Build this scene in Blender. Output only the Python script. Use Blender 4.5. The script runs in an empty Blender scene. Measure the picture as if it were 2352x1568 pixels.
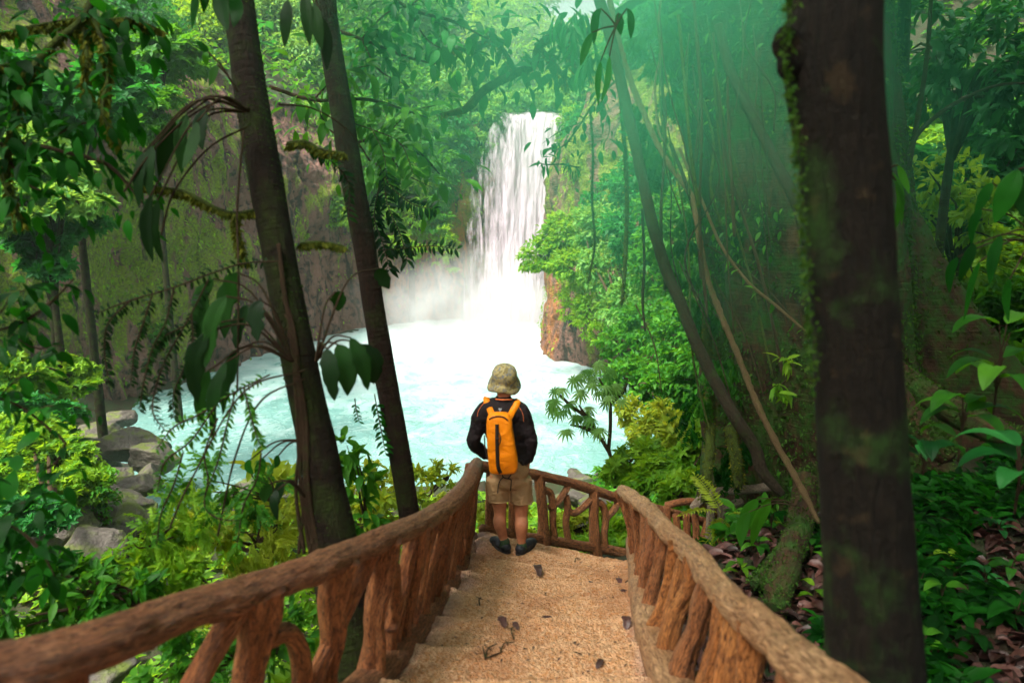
import bpy, math
import numpy as np
from mathutils import Vector, Matrix

# ------------------------------------------------------------------ camera, sky, sun, exposure
H = 11.0            # camera height above the pool
FPX = 1568.0        # focal length in units of a 2352 px wide picture
PITCH = math.radians(10)
SC = bpy.context.scene
COL = SC.collection
cam_d = bpy.data.cameras.new('camera'); cam = bpy.data.objects.new('camera', cam_d); COL.objects.link(cam)
cam.location = (0, 0, H); cam.rotation_euler = (math.radians(90) - PITCH, 0, 0)
cam_d.sensor_width = 36; cam_d.lens = 24; cam_d.clip_end = 3000; cam_d.clip_start = 0.05
cam_d.dof.use_dof = True; cam_d.dof.focus_distance = 12.0; cam_d.dof.aperture_fstop = 1.8
SC.camera = cam
SUN_EL, SUN_AZ = math.radians(58), math.radians(-138)      # azimuth measured from straight ahead (+Y) to the right
world = bpy.data.worlds.new('World'); SC.world = world; world.use_nodes = True
wn = world.node_tree; wn.nodes.clear()
sky = wn.nodes.new('ShaderNodeTexSky'); sky.sky_type = 'NISHITA'; sky.sun_disc = False
sky.sun_elevation = SUN_EL; sky.sun_rotation = SUN_AZ; sky.dust_density = 6.0; sky.air_density = 1.0; sky.ozone_density = 1.0
hs = wn.nodes.new('ShaderNodeHueSaturation'); hs.inputs['Saturation'].default_value = 0.22
bg = wn.nodes.new('ShaderNodeBackground'); bg.inputs['Strength'].default_value = 0.15
wo = wn.nodes.new('ShaderNodeOutputWorld')
wn.links.new(sky.outputs[0], hs.inputs['Color']); wn.links.new(hs.outputs[0], bg.inputs['Color']); wn.links.new(bg.outputs[0], wo.inputs[0])
sun_d = bpy.data.lights.new('sun', 'SUN'); sun = bpy.data.objects.new('sun', sun_d); COL.objects.link(sun)
sun_d.energy = 3.8; sun_d.angle = math.radians(16); sun_d.color = (1, .95, .84)
sdir = Vector((math.sin(SUN_AZ) * math.cos(SUN_EL), math.cos(SUN_AZ) * math.cos(SUN_EL), math.sin(SUN_EL)))
sun.rotation_euler = sdir.to_track_quat('Z', 'Y').to_euler(); sun.location = (10, 20, 60)
SC.view_settings.view_transform = 'Standard'; SC.view_settings.look = 'None'
SC.view_settings.exposure = 1.26; SC.view_settings.gamma = 1
SC.cycles.use_denoising = True
SC.cycles.max_bounces = 6; SC.cycles.diffuse_bounces = 3; SC.cycles.glossy_bounces = 2
SC.cycles.transmission_bounces = 4; SC.cycles.transparent_max_bounces = 12; SC.cycles.volume_bounces = 1
SC.cycles.sample_clamp_indirect = 6.0; SC.cycles.use_adaptive_sampling = True; SC.cycles.adaptive_threshold = .02
SC.cycles.volume_max_steps = 48; SC.cycles.volume_step_rate = 2.5
HAZE = 0.0008

rng = np.random.default_rng(11)
cP, sP = math.cos(PITCH), math.sin(PITCH)

def P(px, py, z):
    """point seen at picture position (px,py) at depth z in front of the camera"""
    xc = (px - 1176) / FPX; yc = (784 - py) / FPX
    return np.array([xc * z, (cP + yc * sP) * z, H + (-sP + yc * cP) * z])
def PY(px, py, Y):
    yc = (784 - py) / FPX
    return P(px, py, Y / (cP + yc * sP))
def PZ(px, py, h):
    yc = (784 - py) / FPX
    return P(px, py, (h - H) / (-sP + yc * cP))
SL0, SLK = H - 1.525, 0.25             # the flight of stairs falls away from the camera
def PS(px, py, hh):
    """point hh above the stair slope"""
    yc = (784 - py) / FPX
    dz, dy = -sP + yc * cP, cP + yc * sP
    return P(px, py, (SL0 + hh - H) / (dz + SLK * dy))

# ------------------------------------------------------------------ numeric noise
def _h(ix, iy, iz, seed):
    n = (ix * 374761393 + iy * 668265263 + iz * 2147483647 + seed * 1274126177) & 0xffffffff
    n = ((n ^ (n >> 13)) * 1274126177) & 0xffffffff
    n = ((n ^ (n >> 16)) * 2246822519) & 0xffffffff
    return ((n ^ (n >> 15)) & 0xffffff) / float(0xffffff)
def vnoise(p, seed=0):
    p = np.asarray(p, float); i = np.floor(p).astype(np.int64); f = p - i; f = f * f * (3 - 2 * f)
    r = 0
    for dx in (0, 1):
        wx = f[..., 0] if dx else 1 - f[..., 0]
        for dy in (0, 1):
            wy = f[..., 1] if dy else 1 - f[..., 1]
            for dz in (0, 1):
                wz = f[..., 2] if dz else 1 - f[..., 2]
                r = r + wx * wy * wz * _h(i[..., 0] + dx, i[..., 1] + dy, i[..., 2] + dz, seed)
    return r * 2 - 1
def fbm(p, oct=4, seed=0, gain=.5):
    p = np.asarray(p, float); a = 1; s = 0; r = 0
    for o in range(oct):
        r = r + a * vnoise(p * 2 ** o + o * 17.3, seed + o); s += a; a *= gain
    return r / s
def sstep(a, b, x):
    t = np.clip((x - a) / (b - a), 0, 1); return t * t * (3 - 2 * t)
def nrm(v):
    v = np.asarray(v, float); return v / (np.linalg.norm(v, axis=-1, keepdims=True) + 1e-9)

# ------------------------------------------------------------------ mesh helpers
class MB:
    def __init__(s): s.V = []; s.F = []; s.R = []; s.T = []; s.n = 0
    def add(s, V, F, rnd=0.5, tc=None):
        V = np.asarray(V, float)
        if len(V) == 0: return s
        s.V.append(V)
        for f in (F if isinstance(F, (list, tuple)) else [F]):
            s.F.append(np.asarray(f, np.int64) + s.n)
        s.R.append(np.full(len(V), rnd) if np.isscalar(rnd) else np.asarray(rnd, float))
        s.T.append(V.copy() if tc is None else np.asarray(tc, float))
        s.n += len(V); return s
    def merge(s, o):
        for f in o.F: s.F.append(f + s.n)
        s.V += o.V; s.R += o.R; s.T += o.T; s.n += o.n; return s
def raw_mesh(name, V, Fl):
    me = bpy.data.meshes.new(name)
    V = np.asarray(V, np.float32); me.vertices.add(len(V)); me.vertices.foreach_set('co', V.ravel())
    loops = np.concatenate([f.ravel() for f in Fl]).astype(np.int32)
    sizes = np.concatenate([np.full(len(f), f.shape[1]) for f in Fl])
    st = np.concatenate([[0], np.cumsum(sizes)[:-1]]).astype(np.int32)
    me.loops.add(len(loops)); me.loops.foreach_set('vertex_index', loops)
    me.polygons.add(len(sizes)); me.polygons.foreach_set('loop_start', st)
    me.update(calc_edges=True); return me
def root_of(o):
    loc = Vector((0, 0, 0))
    while o is not None: loc += o.location; o = o.parent
    return loc
def build(mb, name, mat, parent=None, loc=None, smooth=True):
    V = np.concatenate(mb.V)
    if parent is not None:
        off = np.array(root_of(parent)); oloc = (0, 0, 0)
    else:
        if loc is None: loc = (V[:, 0].mean(), V[:, 1].mean(), V[:, 2].min())
        off = np.array(loc, float); oloc = tuple(float(a) for a in off)
    me = raw_mesh(name, V - off, mb.F)
    a = me.attributes.new('rnd', 'FLOAT', 'POINT'); a.data.foreach_set('value', np.concatenate(mb.R).astype(np.float32))
    a = me.attributes.new('tc', 'FLOAT_VECTOR', 'POINT'); a.data.foreach_set('vector', np.concatenate(mb.T).astype(np.float32).ravel())
    if smooth: me.polygons.foreach_set('use_smooth', np.ones(len(me.polygons), bool))
    me.materials.append(mat)
    o = bpy.data.objects.new(name, me); COL.objects.link(o); o.location = oloc
    if parent is not None: o.parent = parent
    return o
def tag(o, label=None, cat=None, group=None, kind=None):
    if label: o['label'] = label
    if cat: o['category'] = cat
    if group: o['group'] = group
    if kind: o['kind'] = kind
    return o
def thing(name, loc, label, cat, group=None):
    o = bpy.data.objects.new(name, None); COL.objects.link(o); o.location = tuple(float(a) for a in loc)
    o.empty_display_size = .2
    return tag(o, label, cat, group)

def spline(pts, n):
    """Catmull-Rom through pts (any number of columns), n samples"""
    p = np.asarray(pts, float)
    if len(p) == 2:
        t = np.linspace(0, 1, n)[:, None]; return p[0] * (1 - t) + p[1] * t
    q = np.vstack([2 * p[0] - p[1], p, 2 * p[-1] - p[-2]])
    d = np.linalg.norm(np.diff(p[:, :3], axis=0), axis=1) + 1e-6
    c = np.concatenate([[0], np.cumsum(d)]); s = np.linspace(0, c[-1], n)
    k = np.clip(np.searchsorted(c, s, side='right') - 1, 0, len(d) - 1)
    t = ((s - c[k]) / d[k])[:, None]
    a, b, e, f = q[k], q[k + 1], q[k + 2], q[k + 3]
    return .5 * ((2 * b) + (-a + e) * t + (2 * a - 5 * b + 4 * e - f) * t ** 2 + (-a + 3 * b - 3 * e + f) * t ** 3)
def tube(mb, pts, rad, sides=10, step=None, n=None, amp=0.0, freq=6.0, seed=0, cap=True, rnd=.5, groove=0, ripple=0):
    """noisy round limb through pts; rad a number or one per point"""
    pts = np.asarray(pts, float)
    rad = np.full(len(pts), rad) if np.isscalar(rad) else np.asarray(rad, float)
    L = np.linalg.norm(np.diff(pts, axis=0), axis=1).sum()
    if n is None: n = int(max(3, min(400, L / (step or max(rad.mean() * 1.2, .004)))))
    s = spline(np.column_stack([pts, rad]), n); c = s[:, :3]; r = np.maximum(s[:, 3], 1e-4)
    T = nrm(np.gradient(c, axis=0))
    up = np.array([0, 0, 1.]) if abs(T[0][2]) < .9 else np.array([0, 1., 0])
    N = np.zeros_like(c); v = nrm(up - T[0] * up.dot(T[0])); N[0] = v
    for i in range(1, n):
        v = v - T[i] * v.dot(T[i]); v = v / (np.linalg.norm(v) + 1e-9); N[i] = v
    B = np.cross(T, N)
    th = np.linspace(0, 2 * np.pi, sides, endpoint=False)
    ring = np.cos(th)[None, :, None] * N[:, None] + np.sin(th)[None, :, None] * B[:, None]
    rr = np.repeat(r[:, None], sides, 1)
    if ripple: rr = rr * (1 + ripple * np.cos(th * 3 + seed)[None, :] * .5 + ripple * np.cos(th * 5 + seed * 2)[None, :] * .3)
    base = c[:, None] + ring * rr[..., None]
    arc = np.concatenate([[0], np.cumsum(np.linalg.norm(np.diff(c, axis=0), axis=1))])
    if amp: rr = rr * (1 + amp * fbm(base * freq, 3, seed))
    if groove:
        gq = np.stack([np.cos(th)[None, :] * 2.6 + 0 * rr, np.sin(th)[None, :] * 2.6 + 0 * rr, np.repeat(arc[:, None] * 5, sides, 1) + seed], -1)
        gq[..., 0] += .5 * vnoise(gq * np.array([1, 1, .6]), 3); g1 = np.abs(vnoise(gq * np.array([1.6, 1.6, 1]), seed)); rr = rr * (1 - groove * np.clip(.22 - g1, 0, 1) / .22 + groove * .5 * fbm(gq * np.array([2.5, 2.5, 1.6]), 3, seed + 5))
    V = c[:, None] + ring * rr[..., None]
    tc = np.stack([np.cos(th)[None, :] * r[:, None], np.sin(th)[None, :] * r[:, None], np.repeat(arc[:, None], sides, 1) + seed * 3.1], -1)
    i = np.arange(n - 1)[:, None] * sides; j = np.arange(sides)[None, :]; j2 = (j + 1) % sides
    F = np.stack([i + j, i + j2, i + sides + j2, i + sides + j], -1).reshape(-1, 4)
    V = V.reshape(-1, 3); tc = tc.reshape(-1, 3); FL = [F]
    if cap:
        V = np.vstack([V, c[0] - T[0] * r[0] * .5, c[-1] + T[-1] * r[-1] * .5]); tc = np.vstack([tc, tc[0] * .2, tc[-1] * .2])
        k = n * sides; jj = np.arange(sides); j2 = (jj + 1) % sides
        FL.append(np.stack([j2, jj, np.full(sides, k)], -1)); b = (n - 1) * sides
        FL.append(np.stack([b + jj, b + j2, np.full(sides, k + 1)], -1))
    mb.add(V, FL, rnd, tc); return mb
def ellipsoid(mb, c, r, nu=20, nv=14, amp=0, freq=3, seed=0, rot=None, rnd=.5, sq=1.0):
    u = np.linspace(0, 2 * np.pi, nu, endpoint=False); v = np.linspace(0, np.pi, nv)[1:-1]
    U, W = np.meshgrid(u, v); d = np.stack([np.cos(U) * np.sin(W), np.sin(U) * np.sin(W), np.cos(W)], -1).reshape(-1, 3)
    d = np.vstack([d, [0, 0, 1], [0, 0, -1]])
    if sq != 1: d = np.sign(d) * np.abs(d) ** sq
    k = 1 + (amp * fbm(d * freq + seed * 7.7, 4, seed)[:, None] if amp else 0)
    V = d * np.array(r) * k
    if rot is not None: V = V @ np.array(rot).T
    V = V + np.array(c); m = nv - 2
    i = np.arange(m - 1)[:, None] * nu; j = np.arange(nu)[None, :]; j2 = (j + 1) % nu
    F = np.stack([i + j, i + nu + j, i + nu + j2, i + j2], -1).reshape(-1, 4); jj = np.arange(nu); j2 = (jj + 1) % nu
    t = m * nu
    mb.add(V, [F, np.stack([np.full(nu, t), jj, j2], -1), np.stack([np.full(nu, t + 1), (m - 1) * nu + j2, (m - 1) * nu + jj], -1)], rnd)
    return mb
def boulder(mb, c, r, seed=0, rot=None, nu=56, nv=36, cuts=11):
    """angular rock: an ellipsoid shaved by random planes, then roughened"""
    g = np.random.default_rng(seed); u = np.linspace(0, 2 * np.pi, nu, endpoint=False); v = np.linspace(0, np.pi, nv)[1:-1]
    U, W = np.meshgrid(u, v); d = np.stack([np.cos(U) * np.sin(W), np.sin(U) * np.sin(W), np.cos(W)], -1).reshape(-1, 3); d = np.vstack([d, [0, 0, 1], [0, 0, -1]])
    rad = np.full(len(d), 1.15)
    for k in range(cuts):
        n_ = g.normal(size=3); n_ = n_ / np.linalg.norm(n_); h = g.uniform(.55, .92); dt = d @ n_; rad = np.where(dt > .05, np.minimum(rad, h / np.maximum(dt, .05)), rad)
    rad = rad * (1 + .10 * fbm(d * 2.2 + seed, 3, seed) + .045 * fbm(d * 9 + seed, 3, seed + 1))
    V = d * rad[:, None] * np.array(r)
    if rot is not None: V = V @ np.array(rot).T
    V = V + np.array(c); m = nv - 2; i = np.arange(m - 1)[:, None] * nu; j = np.arange(nu)[None, :]; j2 = (j + 1) % nu
    F = np.stack([i + j, i + nu + j, i + nu + j2, i + j2], -1).reshape(-1, 4); jj = np.arange(nu); j2 = (jj + 1) % nu; t = m * nu
    mb.add(V, [F, np.stack([np.full(nu, t), jj, j2], -1), np.stack([np.full(nu, t + 1), (m - 1) * nu + j2, (m - 1) * nu + jj], -1)]); return mb
def rotm(ax, ay, az): return np.array(Matrix.Rotation(az, 3, 'Z') @ Matrix.Rotation(ay, 3, 'Y') @ Matrix.Rotation(ax, 3, 'X'))
def solid(mb, name, vox=.01, smooth=4):
    """fuse overlapping closed pieces into one continuous skin"""
    me = raw_mesh('tmp', np.concatenate(mb.V), mb.F); o = bpy.data.objects.new('tmp', me); COL.objects.link(o)
    m = o.modifiers.new('r', 'REMESH'); m.mode = 'VOXEL'; m.voxel_size = vox
    if smooth:
        m = o.modifiers.new('s', 'SMOOTH'); m.iterations = smooth; m.factor = .5
    dg = bpy.context.evaluated_depsgraph_get(); ev = o.evaluated_get(dg); em = ev.to_mesh()
    n = len(em.vertices); V = np.empty(n * 3, np.float32); em.vertices.foreach_get('co', V)
    loops = np.empty(len(em.loops), np.int32); em.loops.foreach_get('vertex_index', loops)
    ls = np.empty(len(em.polygons), np.int32); em.polygons.foreach_get('loop_total', ls)
    st = np.empty(len(em.polygons), np.int32); em.polygons.foreach_get('loop_start', st)
    FL = []
    for k in np.unique(ls):
        q = st[ls == k]; FL.append(loops[q[:, None] + np.arange(k)[None, :]])
    out = MB(); out.add(V.reshape(-1, 3).astype(float), FL)
    ev.to_mesh_clear(); bpy.data.objects.remove(o); bpy.data.meshes.remove(me)
    return out

# ------------------------------------------------------------------ leaf templates: along +Y, normal +Z, length 1
def T_simple(w=.45, fold=.12, droop=.1):
    V = np.array([[0, 0, 0], [-w / 2, .45, fold], [0, 1, -droop], [w / 2, .45, fold]])
    return V, [np.array([[0, 2, 1], [0, 3, 2]])]
def T_leaf(w=.42, fold=.1, droop=.22):
    V = [[0, 0, 0]]
    for y, k in ((.2, .75), (.5, 1.0), (.78, .6)):
        d = -droop * y * y
        V += [[-w / 2 * k, y, fold * k + d], [0, y, d], [w / 2 * k, y, fold * k + d]]
    V += [[0, 1, -droop * 1.05]]
    F4 = []; F3 = [[0, 2, 1], [0, 3, 2]]
    for a in (1, 4): F4 += [[a, a + 1, a + 4, a + 3], [a + 1, a + 2, a + 5, a + 4]]
    F3 += [[7, 8, 10], [8, 9, 10]]
    return np.array(V, float), [np.array(F4), np.array(F3)]
def xf(T, R, s=1, t=(0, 0, 0)):
    V, F = T; return (V * s) @ np.array(R).T + np.array(t), F
def join(ts):
    mb = MB()
    for V, F in ts: mb.add(V, F)
    d = {}
    for f in mb.F: d.setdefault(f.shape[1], []).append(f)
    return np.concatenate(mb.V), [np.concatenate(v) for v in d.values()]
def T_pinnate(pairs=8, ll=.3, w=.4, droop=.5, leaf=None, fan=.9, hang=.25, stemr=.008):
    """a twig or frond with paired leaflets"""
    leaf = leaf or T_simple(w); out = []
    arc = lambda y: np.array([0, y, -droop * y * y])
    for i in range(pairs):
        y = .12 + .85 * i / pairs; k = math.sin(math.pi * (.18 + .75 * i / pairs))
        for sgn in (-1, 1):
            yy = y + (.02 if sgn > 0 else 0)
            out.append(xf(leaf, rotm(-hang - .2 * (i % 3), 0, -sgn * fan), ll * (.55 + .5 * k), arc(yy)))
    out.append(xf(leaf, rotm(-.9 * droop, 0, 0), ll * .7, arc(.95)))
    m = MB(); tube(m, [arc(y) for y in np.linspace(0, .98, 6)], [stemr] * 6, sides=3, n=8, cap=False)
    out.append((np.concatenate(m.V), m.F))
    return join(out)
def T_palmate(k=9, spread=2.5, ll=.9, w=.22, droop=.35, leaf=None):
    leaf = leaf or T_leaf(w, .05, droop); out = []
    for i in range(k):
        a = -spread + 2 * spread * i / (k - 1)
        out.append(xf(leaf, rotm(-.15, 0, a), ll * (1 - .25 * abs(a) / spread), (0, 0, 0)))
    return join(out)
def T_rosette(k=6, w=.42, lift=.45, leaf=None):
    leaf = leaf or T_leaf(w, .1, .35); out = []
    for i in range(k):
        out.append(xf(leaf, rotm(lift * (.5 + .5 * (i % 2)), 0, 2 * math.pi * i / k + .3 * (i % 2)), .75 + .25 * (i % 3) / 2))
    V, F = join(out)
    return V, F
def strip_leaf(mb, c, w, nv, fold=.12, rnd=.5, ragged=0, seed=0, pleat=.05):
    """one long pleated blade along the points c, width w(t), facing nv"""
    c = np.asarray(c, float); n = len(c); T = nrm(np.gradient(c, axis=0)); nv = nrm(np.asarray(nv, float))
    S = nrm(np.cross(T, nv)); Nn = np.cross(S, T); t = np.linspace(0, 1, n)
    ww = w * np.clip(np.sin(np.pi * np.clip(t, 0, 1) ** .8), 0, 1) ** .8 + w * .02; rows = []
    K = 9
    for q in range(K):
        u = -1 + 2 * q / (K - 1); r = ww * (1 + (ragged * vnoise(np.column_stack([t * 11, t * 0 + seed + u * 3, t * 0]), 3) if abs(u) > .7 else 0))
        rows.append(c + S * (u * r)[:, None] + Nn * (fold * ww * abs(u) + pleat * ww * (1 if q % 2 else -1))[:, None])
    i = np.arange(n - 1); V = np.concatenate(rows)
    F = np.concatenate([np.stack([i + q * n, i + (q + 1) * n, i + (q + 1) * n + 1, i + q * n + 1], -1) for q in range(K - 1)])
    mb.add(V, F, rnd); return mb
def place(mb, T, pos, d, nv, s, rnd):
    """stamp a template at many positions"""
    V, FL = T; n = len(pos)
    if n == 0: return mb
    d = nrm(d); x = nrm(np.cross(d, nv)); z = np.cross(x, d)
    R = np.stack([x, d, z], -1)
    s = np.asarray(s, float) if not np.isscalar(s) else np.full(n, s)
    W = np.einsum('nij,kj->nki', R, V) * s[:, None, None] + pos[:, None]
    k = len(V); off = np.arange(n) * k
    F = [(f[None] + off[:, None, None]).reshape(-1, f.shape[1]) for f in FL]
    mb.add(W.reshape(-1, 3), F, np.repeat(rnd, k)); return mb
def rsph(n): return nrm(rng.normal(size=(n, 3)))
UP = np.array([0, 0, 1.])
def crown(mb, blobs, size, T, dens=2.0, clump=22, droop=.3, spread=.16, area=.22, hue=0.0, minn=40, inner=.5, flatn=.8):
    """leaves in clumps spread through a set of ellipsoids; blobs = [(centre, (rx, ry, rz))]"""
    for c, r in blobs:
        r = np.array(r, float) * np.ones(3); c = np.array(c, float)
        A = 4 * (r[0] * r[2] + r[1] * r[2] + r[0] * r[1])
        n = int(max(minn, dens * A / (area * size * size)))
        K = max(4, n // clump)
        u = rsph(K); u[:, 2] += .15; u = nrm(u)
        lump = 1 + .28 * fbm(u * 2.2 + c * .37, 3, 5)
        cc = c + u * r * (inner + (1.02 - inner) * rng.random(K) ** .6)[:, None] * lump[:, None]
        cr = rng.random(K)
        k = rng.integers(0, K, n)
        g = rng.normal(size=(n, 3)) * spread * r.mean(); g[:, 2] *= .5
        p = cc[k] + g
        out = nrm((p - c) / r ** 2)
        d = out * .7 + rsph(n) * .75; d[:, 2] -= droop
        nv = UP * flatn + out * .35 + rsph(n) * .55
        rr = np.clip(.5 + .5 * (cr[k] - .5) + .35 * (rng.random(n) - .5) + hue, 0, 1)
        place(mb, T, p, d, nv, size * (.65 + .6 * rng.random(n)), rr)
    return mb
def blob(px, py, z, rx, ry=None, k=.8):
    ry = ry or rx; c = P(px, py, z); a = rx / FPX * z; b = ry / FPX * z
    return (c, (a, k * (a + b) / 2, b))
# ------------------------------------------------------------------ materials
class NT:
    def __init__(s, name):
        s.m = bpy.data.materials.new(name); s.m.use_nodes = True; s.t = s.m.node_tree; s.t.nodes.clear()
        s.out = s.n('ShaderNodeOutputMaterial')
    def n(s, t, **kw):
        x = s.t.nodes.new(t)
        for k, v in kw.items():
            if hasattr(x, k) and k not in ('Scale',):
                try: setattr(x, k, v); continue
                except Exception: pass
            x.inputs[k].default_value = v
        return x
    def l(s, a, b): s.t.links.new(a, b)
    def noise(s, vec, scale, detail=4, rough=.55, dist=0):
        x = s.n('ShaderNodeTexNoise'); x.inputs['Scale'].default_value = scale; x.inputs['Detail'].default_value = detail
        x.inputs['Roughness'].default_value = rough; x.inputs['Distortion'].default_value = dist
        if vec is not None: s.l(vec, x.inputs['Vector'])
        return x.outputs[0]
    def ramp(s, fac, stops):
        x = s.n('ShaderNodeValToRGB'); e = x.color_ramp.elements
        while len(e) < len(stops): e.new(.5)
        for i, (p, c) in enumerate(stops):
            e[i].position = p; e[i].color = (c, c, c, 1) if np.isscalar(c) else (*c, 1)
        s.l(fac, x.inputs[0]); return x.outputs[0]
    def mix(s, fac, a, b, mode='MIX'):
        x = s.n('ShaderNodeMix'); x.data_type = 'RGBA'; x.blend_type = mode
        for k, v in ((0, fac), (6, a), (7, b)):
            if hasattr(v, 'links') or hasattr(v, 'is_linked'): s.l(v, x.inputs[k])
            else: x.inputs[k].default_value = v if np.isscalar(v) else (*v, 1)
        return x.outputs[2]
    def math(s, op, a, b=0.0, clamp=False):
        x = s.n('ShaderNodeMath'); x.operation = op; x.use_clamp = clamp
        for k, v in ((0, a), (1, b)):
            if hasattr(v, 'is_linked'): s.l(v, x.inputs[k])
            else: x.inputs[k].default_value = v
        return x.outputs[0]
    def coord(s, which='Object'): return s.n('ShaderNodeTexCoord').outputs[which]
    def geo(s, which='Position'): return s.n('ShaderNodeNewGeometry').outputs[which]
    def attr(s, name, out='Vector'):
        x = s.n('ShaderNodeAttribute'); x.attribute_name = name; return x.outputs[out]
    def map(s, vec, sc):
        x = s.n('ShaderNodeMapping'); x.inputs['Scale'].default_value = sc; s.l(vec, x.inputs['Vector']); return x.outputs[0]
    def sep(s, vec):
        x = s.n('ShaderNodeSeparateXYZ'); s.l(vec, x.inputs[0]); return x.outputs
    def bump(s, h, strength=.4, dist=.02):
        x = s.n('ShaderNodeBump'); x.inputs['Strength'].default_value = strength; x.inputs['Distance'].default_value = dist
        s.l(h, x.inputs['Height']); return x.outputs[0]
    def bsdf(s, col, rough=.8, bump=None, spec=.3, **kw):
        x = s.n('ShaderNodeBsdfPrincipled')
        for k, v in (('Base Color', col), ('Roughness', rough)):
            if hasattr(v, 'is_linked'): s.l(v, x.inputs[k])
            else: x.inputs[k].default_value = v if np.isscalar(v) else (*v, 1)
        x.inputs['Specular IOR Level'].default_value = spec
        for k, v in kw.items():
            k = k.replace('_', ' ')
            if hasattr(v, 'is_linked'): s.l(v, x.inputs[k])
            else: x.inputs[k].default_value = v
        if bump is not None: s.l(bump, x.inputs['Normal'])
        s.l(x.outputs[0], s.out.inputs['Surface']); return x

def leaf_mat(name, c1, c2, c3=None, trans=.4, rough=.52, spec=.22, tcol=None):
    t = NT(name); r = t.attr('rnd', 'Fac')
    c3 = c3 or tuple(min(1, a * 1.35) for a in c2)
    col = t.ramp(r, [(.05, c1), (.5, c2), (.95, c3)])
    v = t.noise(t.geo(), 9, 2); col = t.mix(t.ramp(v, [(.3, 0.0), (.75, .45)]), col, tuple(a * .55 for a in c1))
    b = t.n('ShaderNodeBsdfPrincipled'); t.l(col, b.inputs['Base Color']); b.inputs['Roughness'].default_value = rough
    b.inputs['Specular IOR Level'].default_value = spec
    tr = t.n('ShaderNodeBsdfTranslucent')
    tc = t.mix(.75, col, tcol or (c3[0] * 1.5, c3[1] * 1.35, c3[2] * .5)); t.l(tc, tr.inputs['Color'])
    m = t.n('ShaderNodeMixShader'); m.inputs[0].default_value = trans
    t.l(b.outputs[0], m.inputs[1]); t.l(tr.outputs[0], m.inputs[2]); t.l(m.outputs[0], t.out.inputs['Surface'])
    return t.m
M = {}
M['leaf_mid'] = leaf_mat('mid green leaves', (.010, .070, .005), (.030, .17, .008), (.11, .34, .018))
M['leaf_cool'] = leaf_mat('cool green leaves', (.004, .052, .010), (.011, .125, .020), (.045, .29, .055))
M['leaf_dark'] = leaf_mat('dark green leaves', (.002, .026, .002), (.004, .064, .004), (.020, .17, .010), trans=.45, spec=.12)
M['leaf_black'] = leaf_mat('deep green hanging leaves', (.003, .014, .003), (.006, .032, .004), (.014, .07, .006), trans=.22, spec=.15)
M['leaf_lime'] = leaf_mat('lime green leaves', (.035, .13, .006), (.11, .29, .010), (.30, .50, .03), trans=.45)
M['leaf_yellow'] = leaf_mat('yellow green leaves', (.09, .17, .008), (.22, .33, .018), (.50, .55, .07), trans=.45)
M['leaf_pale'] = leaf_mat('pale green leaves', (.03, .14, .02), (.09, .27, .04), (.27, .48, .12), trans=.42)
M['fig_leaf'] = leaf_mat('blue green leaves', (.005, .055, .015), (.012, .11, .03), (.04, .22, .06), trans=.35)

def bark(name, base, dark, moss, mossamt=.5, scale=1.0, streak=(9, 9, 1.6), rg=.5, lich=0):
    t = NT(name); tc = t.attr('tc'); g = t.geo()
    n1 = t.noise(t.map(tc, streak), 7 * scale, 6, .65, .6); n2 = t.noise(g, 5 * scale, 5, .6)
    n3 = t.noise(g, 26 * scale, 4, .7)
    col = t.mix(t.ramp(n1, [(.3, 0.0), (.7, 1.0)]), dark, base)
    mm = t.math('MULTIPLY', t.ramp(n2, [(.62 - .3 * mossamt, 0.0), (.78 - .3 * mossamt, 1.0)]), t.ramp(n3, [(.3, .25), (.6, 1.0)]))
    col = t.mix(mm, col, moss)
    rings = t.noise(t.map(tc, (1.5, 1.5, 14)), 4 * scale, 3, .5)
    h = t.math('ADD', t.math('ADD', n1, t.math('MULTIPLY', n3, .6)), t.math('MULTIPLY', rings, rg))
    if lich: col = t.mix(t.ramp(t.noise(g, 9, 3, .5), [(.60, 0.0), (.68, lich)]), col, (.16, .10, .04))
    t.bsdf(col, .85, t.bump(h, .9, .03), .2); return t.m
M['bark'] = bark('mossy brown bark', (.020, .010, .005), (.006, .004, .002), (.022, .034, .004), .62)
M['bark_red'] = bark('reddish dark bark', (.026, .010, .005), (.008, .004, .002), (.022, .032, .004), .42)
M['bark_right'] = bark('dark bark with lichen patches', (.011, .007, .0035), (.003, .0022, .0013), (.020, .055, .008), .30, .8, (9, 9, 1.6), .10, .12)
M['bark_fig'] = bark('moss covered fig bark', (.075, .036, .017), (.014, .010, .006), (.025, .08, .010), .66, .8, (5, 5, .8))
M['liana'] = bark('dark liana bark', (.05, .035, .018), (.018, .013, .008), (.03, .05, .01), .3, 2)
M['liana_pale'] = bark('pale lumpy liana bark', (.26, .17, .08), (.07, .04, .018), (.09, .12, .02), .3, 4, (6, 6, 9))
M['twig'] = bark('thin brown twig', (.09, .05, .025), (.035, .02, .01), (.05, .07, .015), .3, 4)
M['moss_twig'] = bark('mossy branch', (.05, .05, .015), (.015, .018, .006), (.08, .12, .015), .95, 3)
M['moss'] = leaf_mat('moss tufts', (.035, .055, .006), (.09, .12, .012), (.20, .20, .02), trans=.3, rough=.8, spec=.1)
M['moss_green'] = leaf_mat('green moss tufts', (.015, .05, .008), (.04, .11, .015), (.10, .20, .03), trans=.3, rough=.8, spec=.1)

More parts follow.
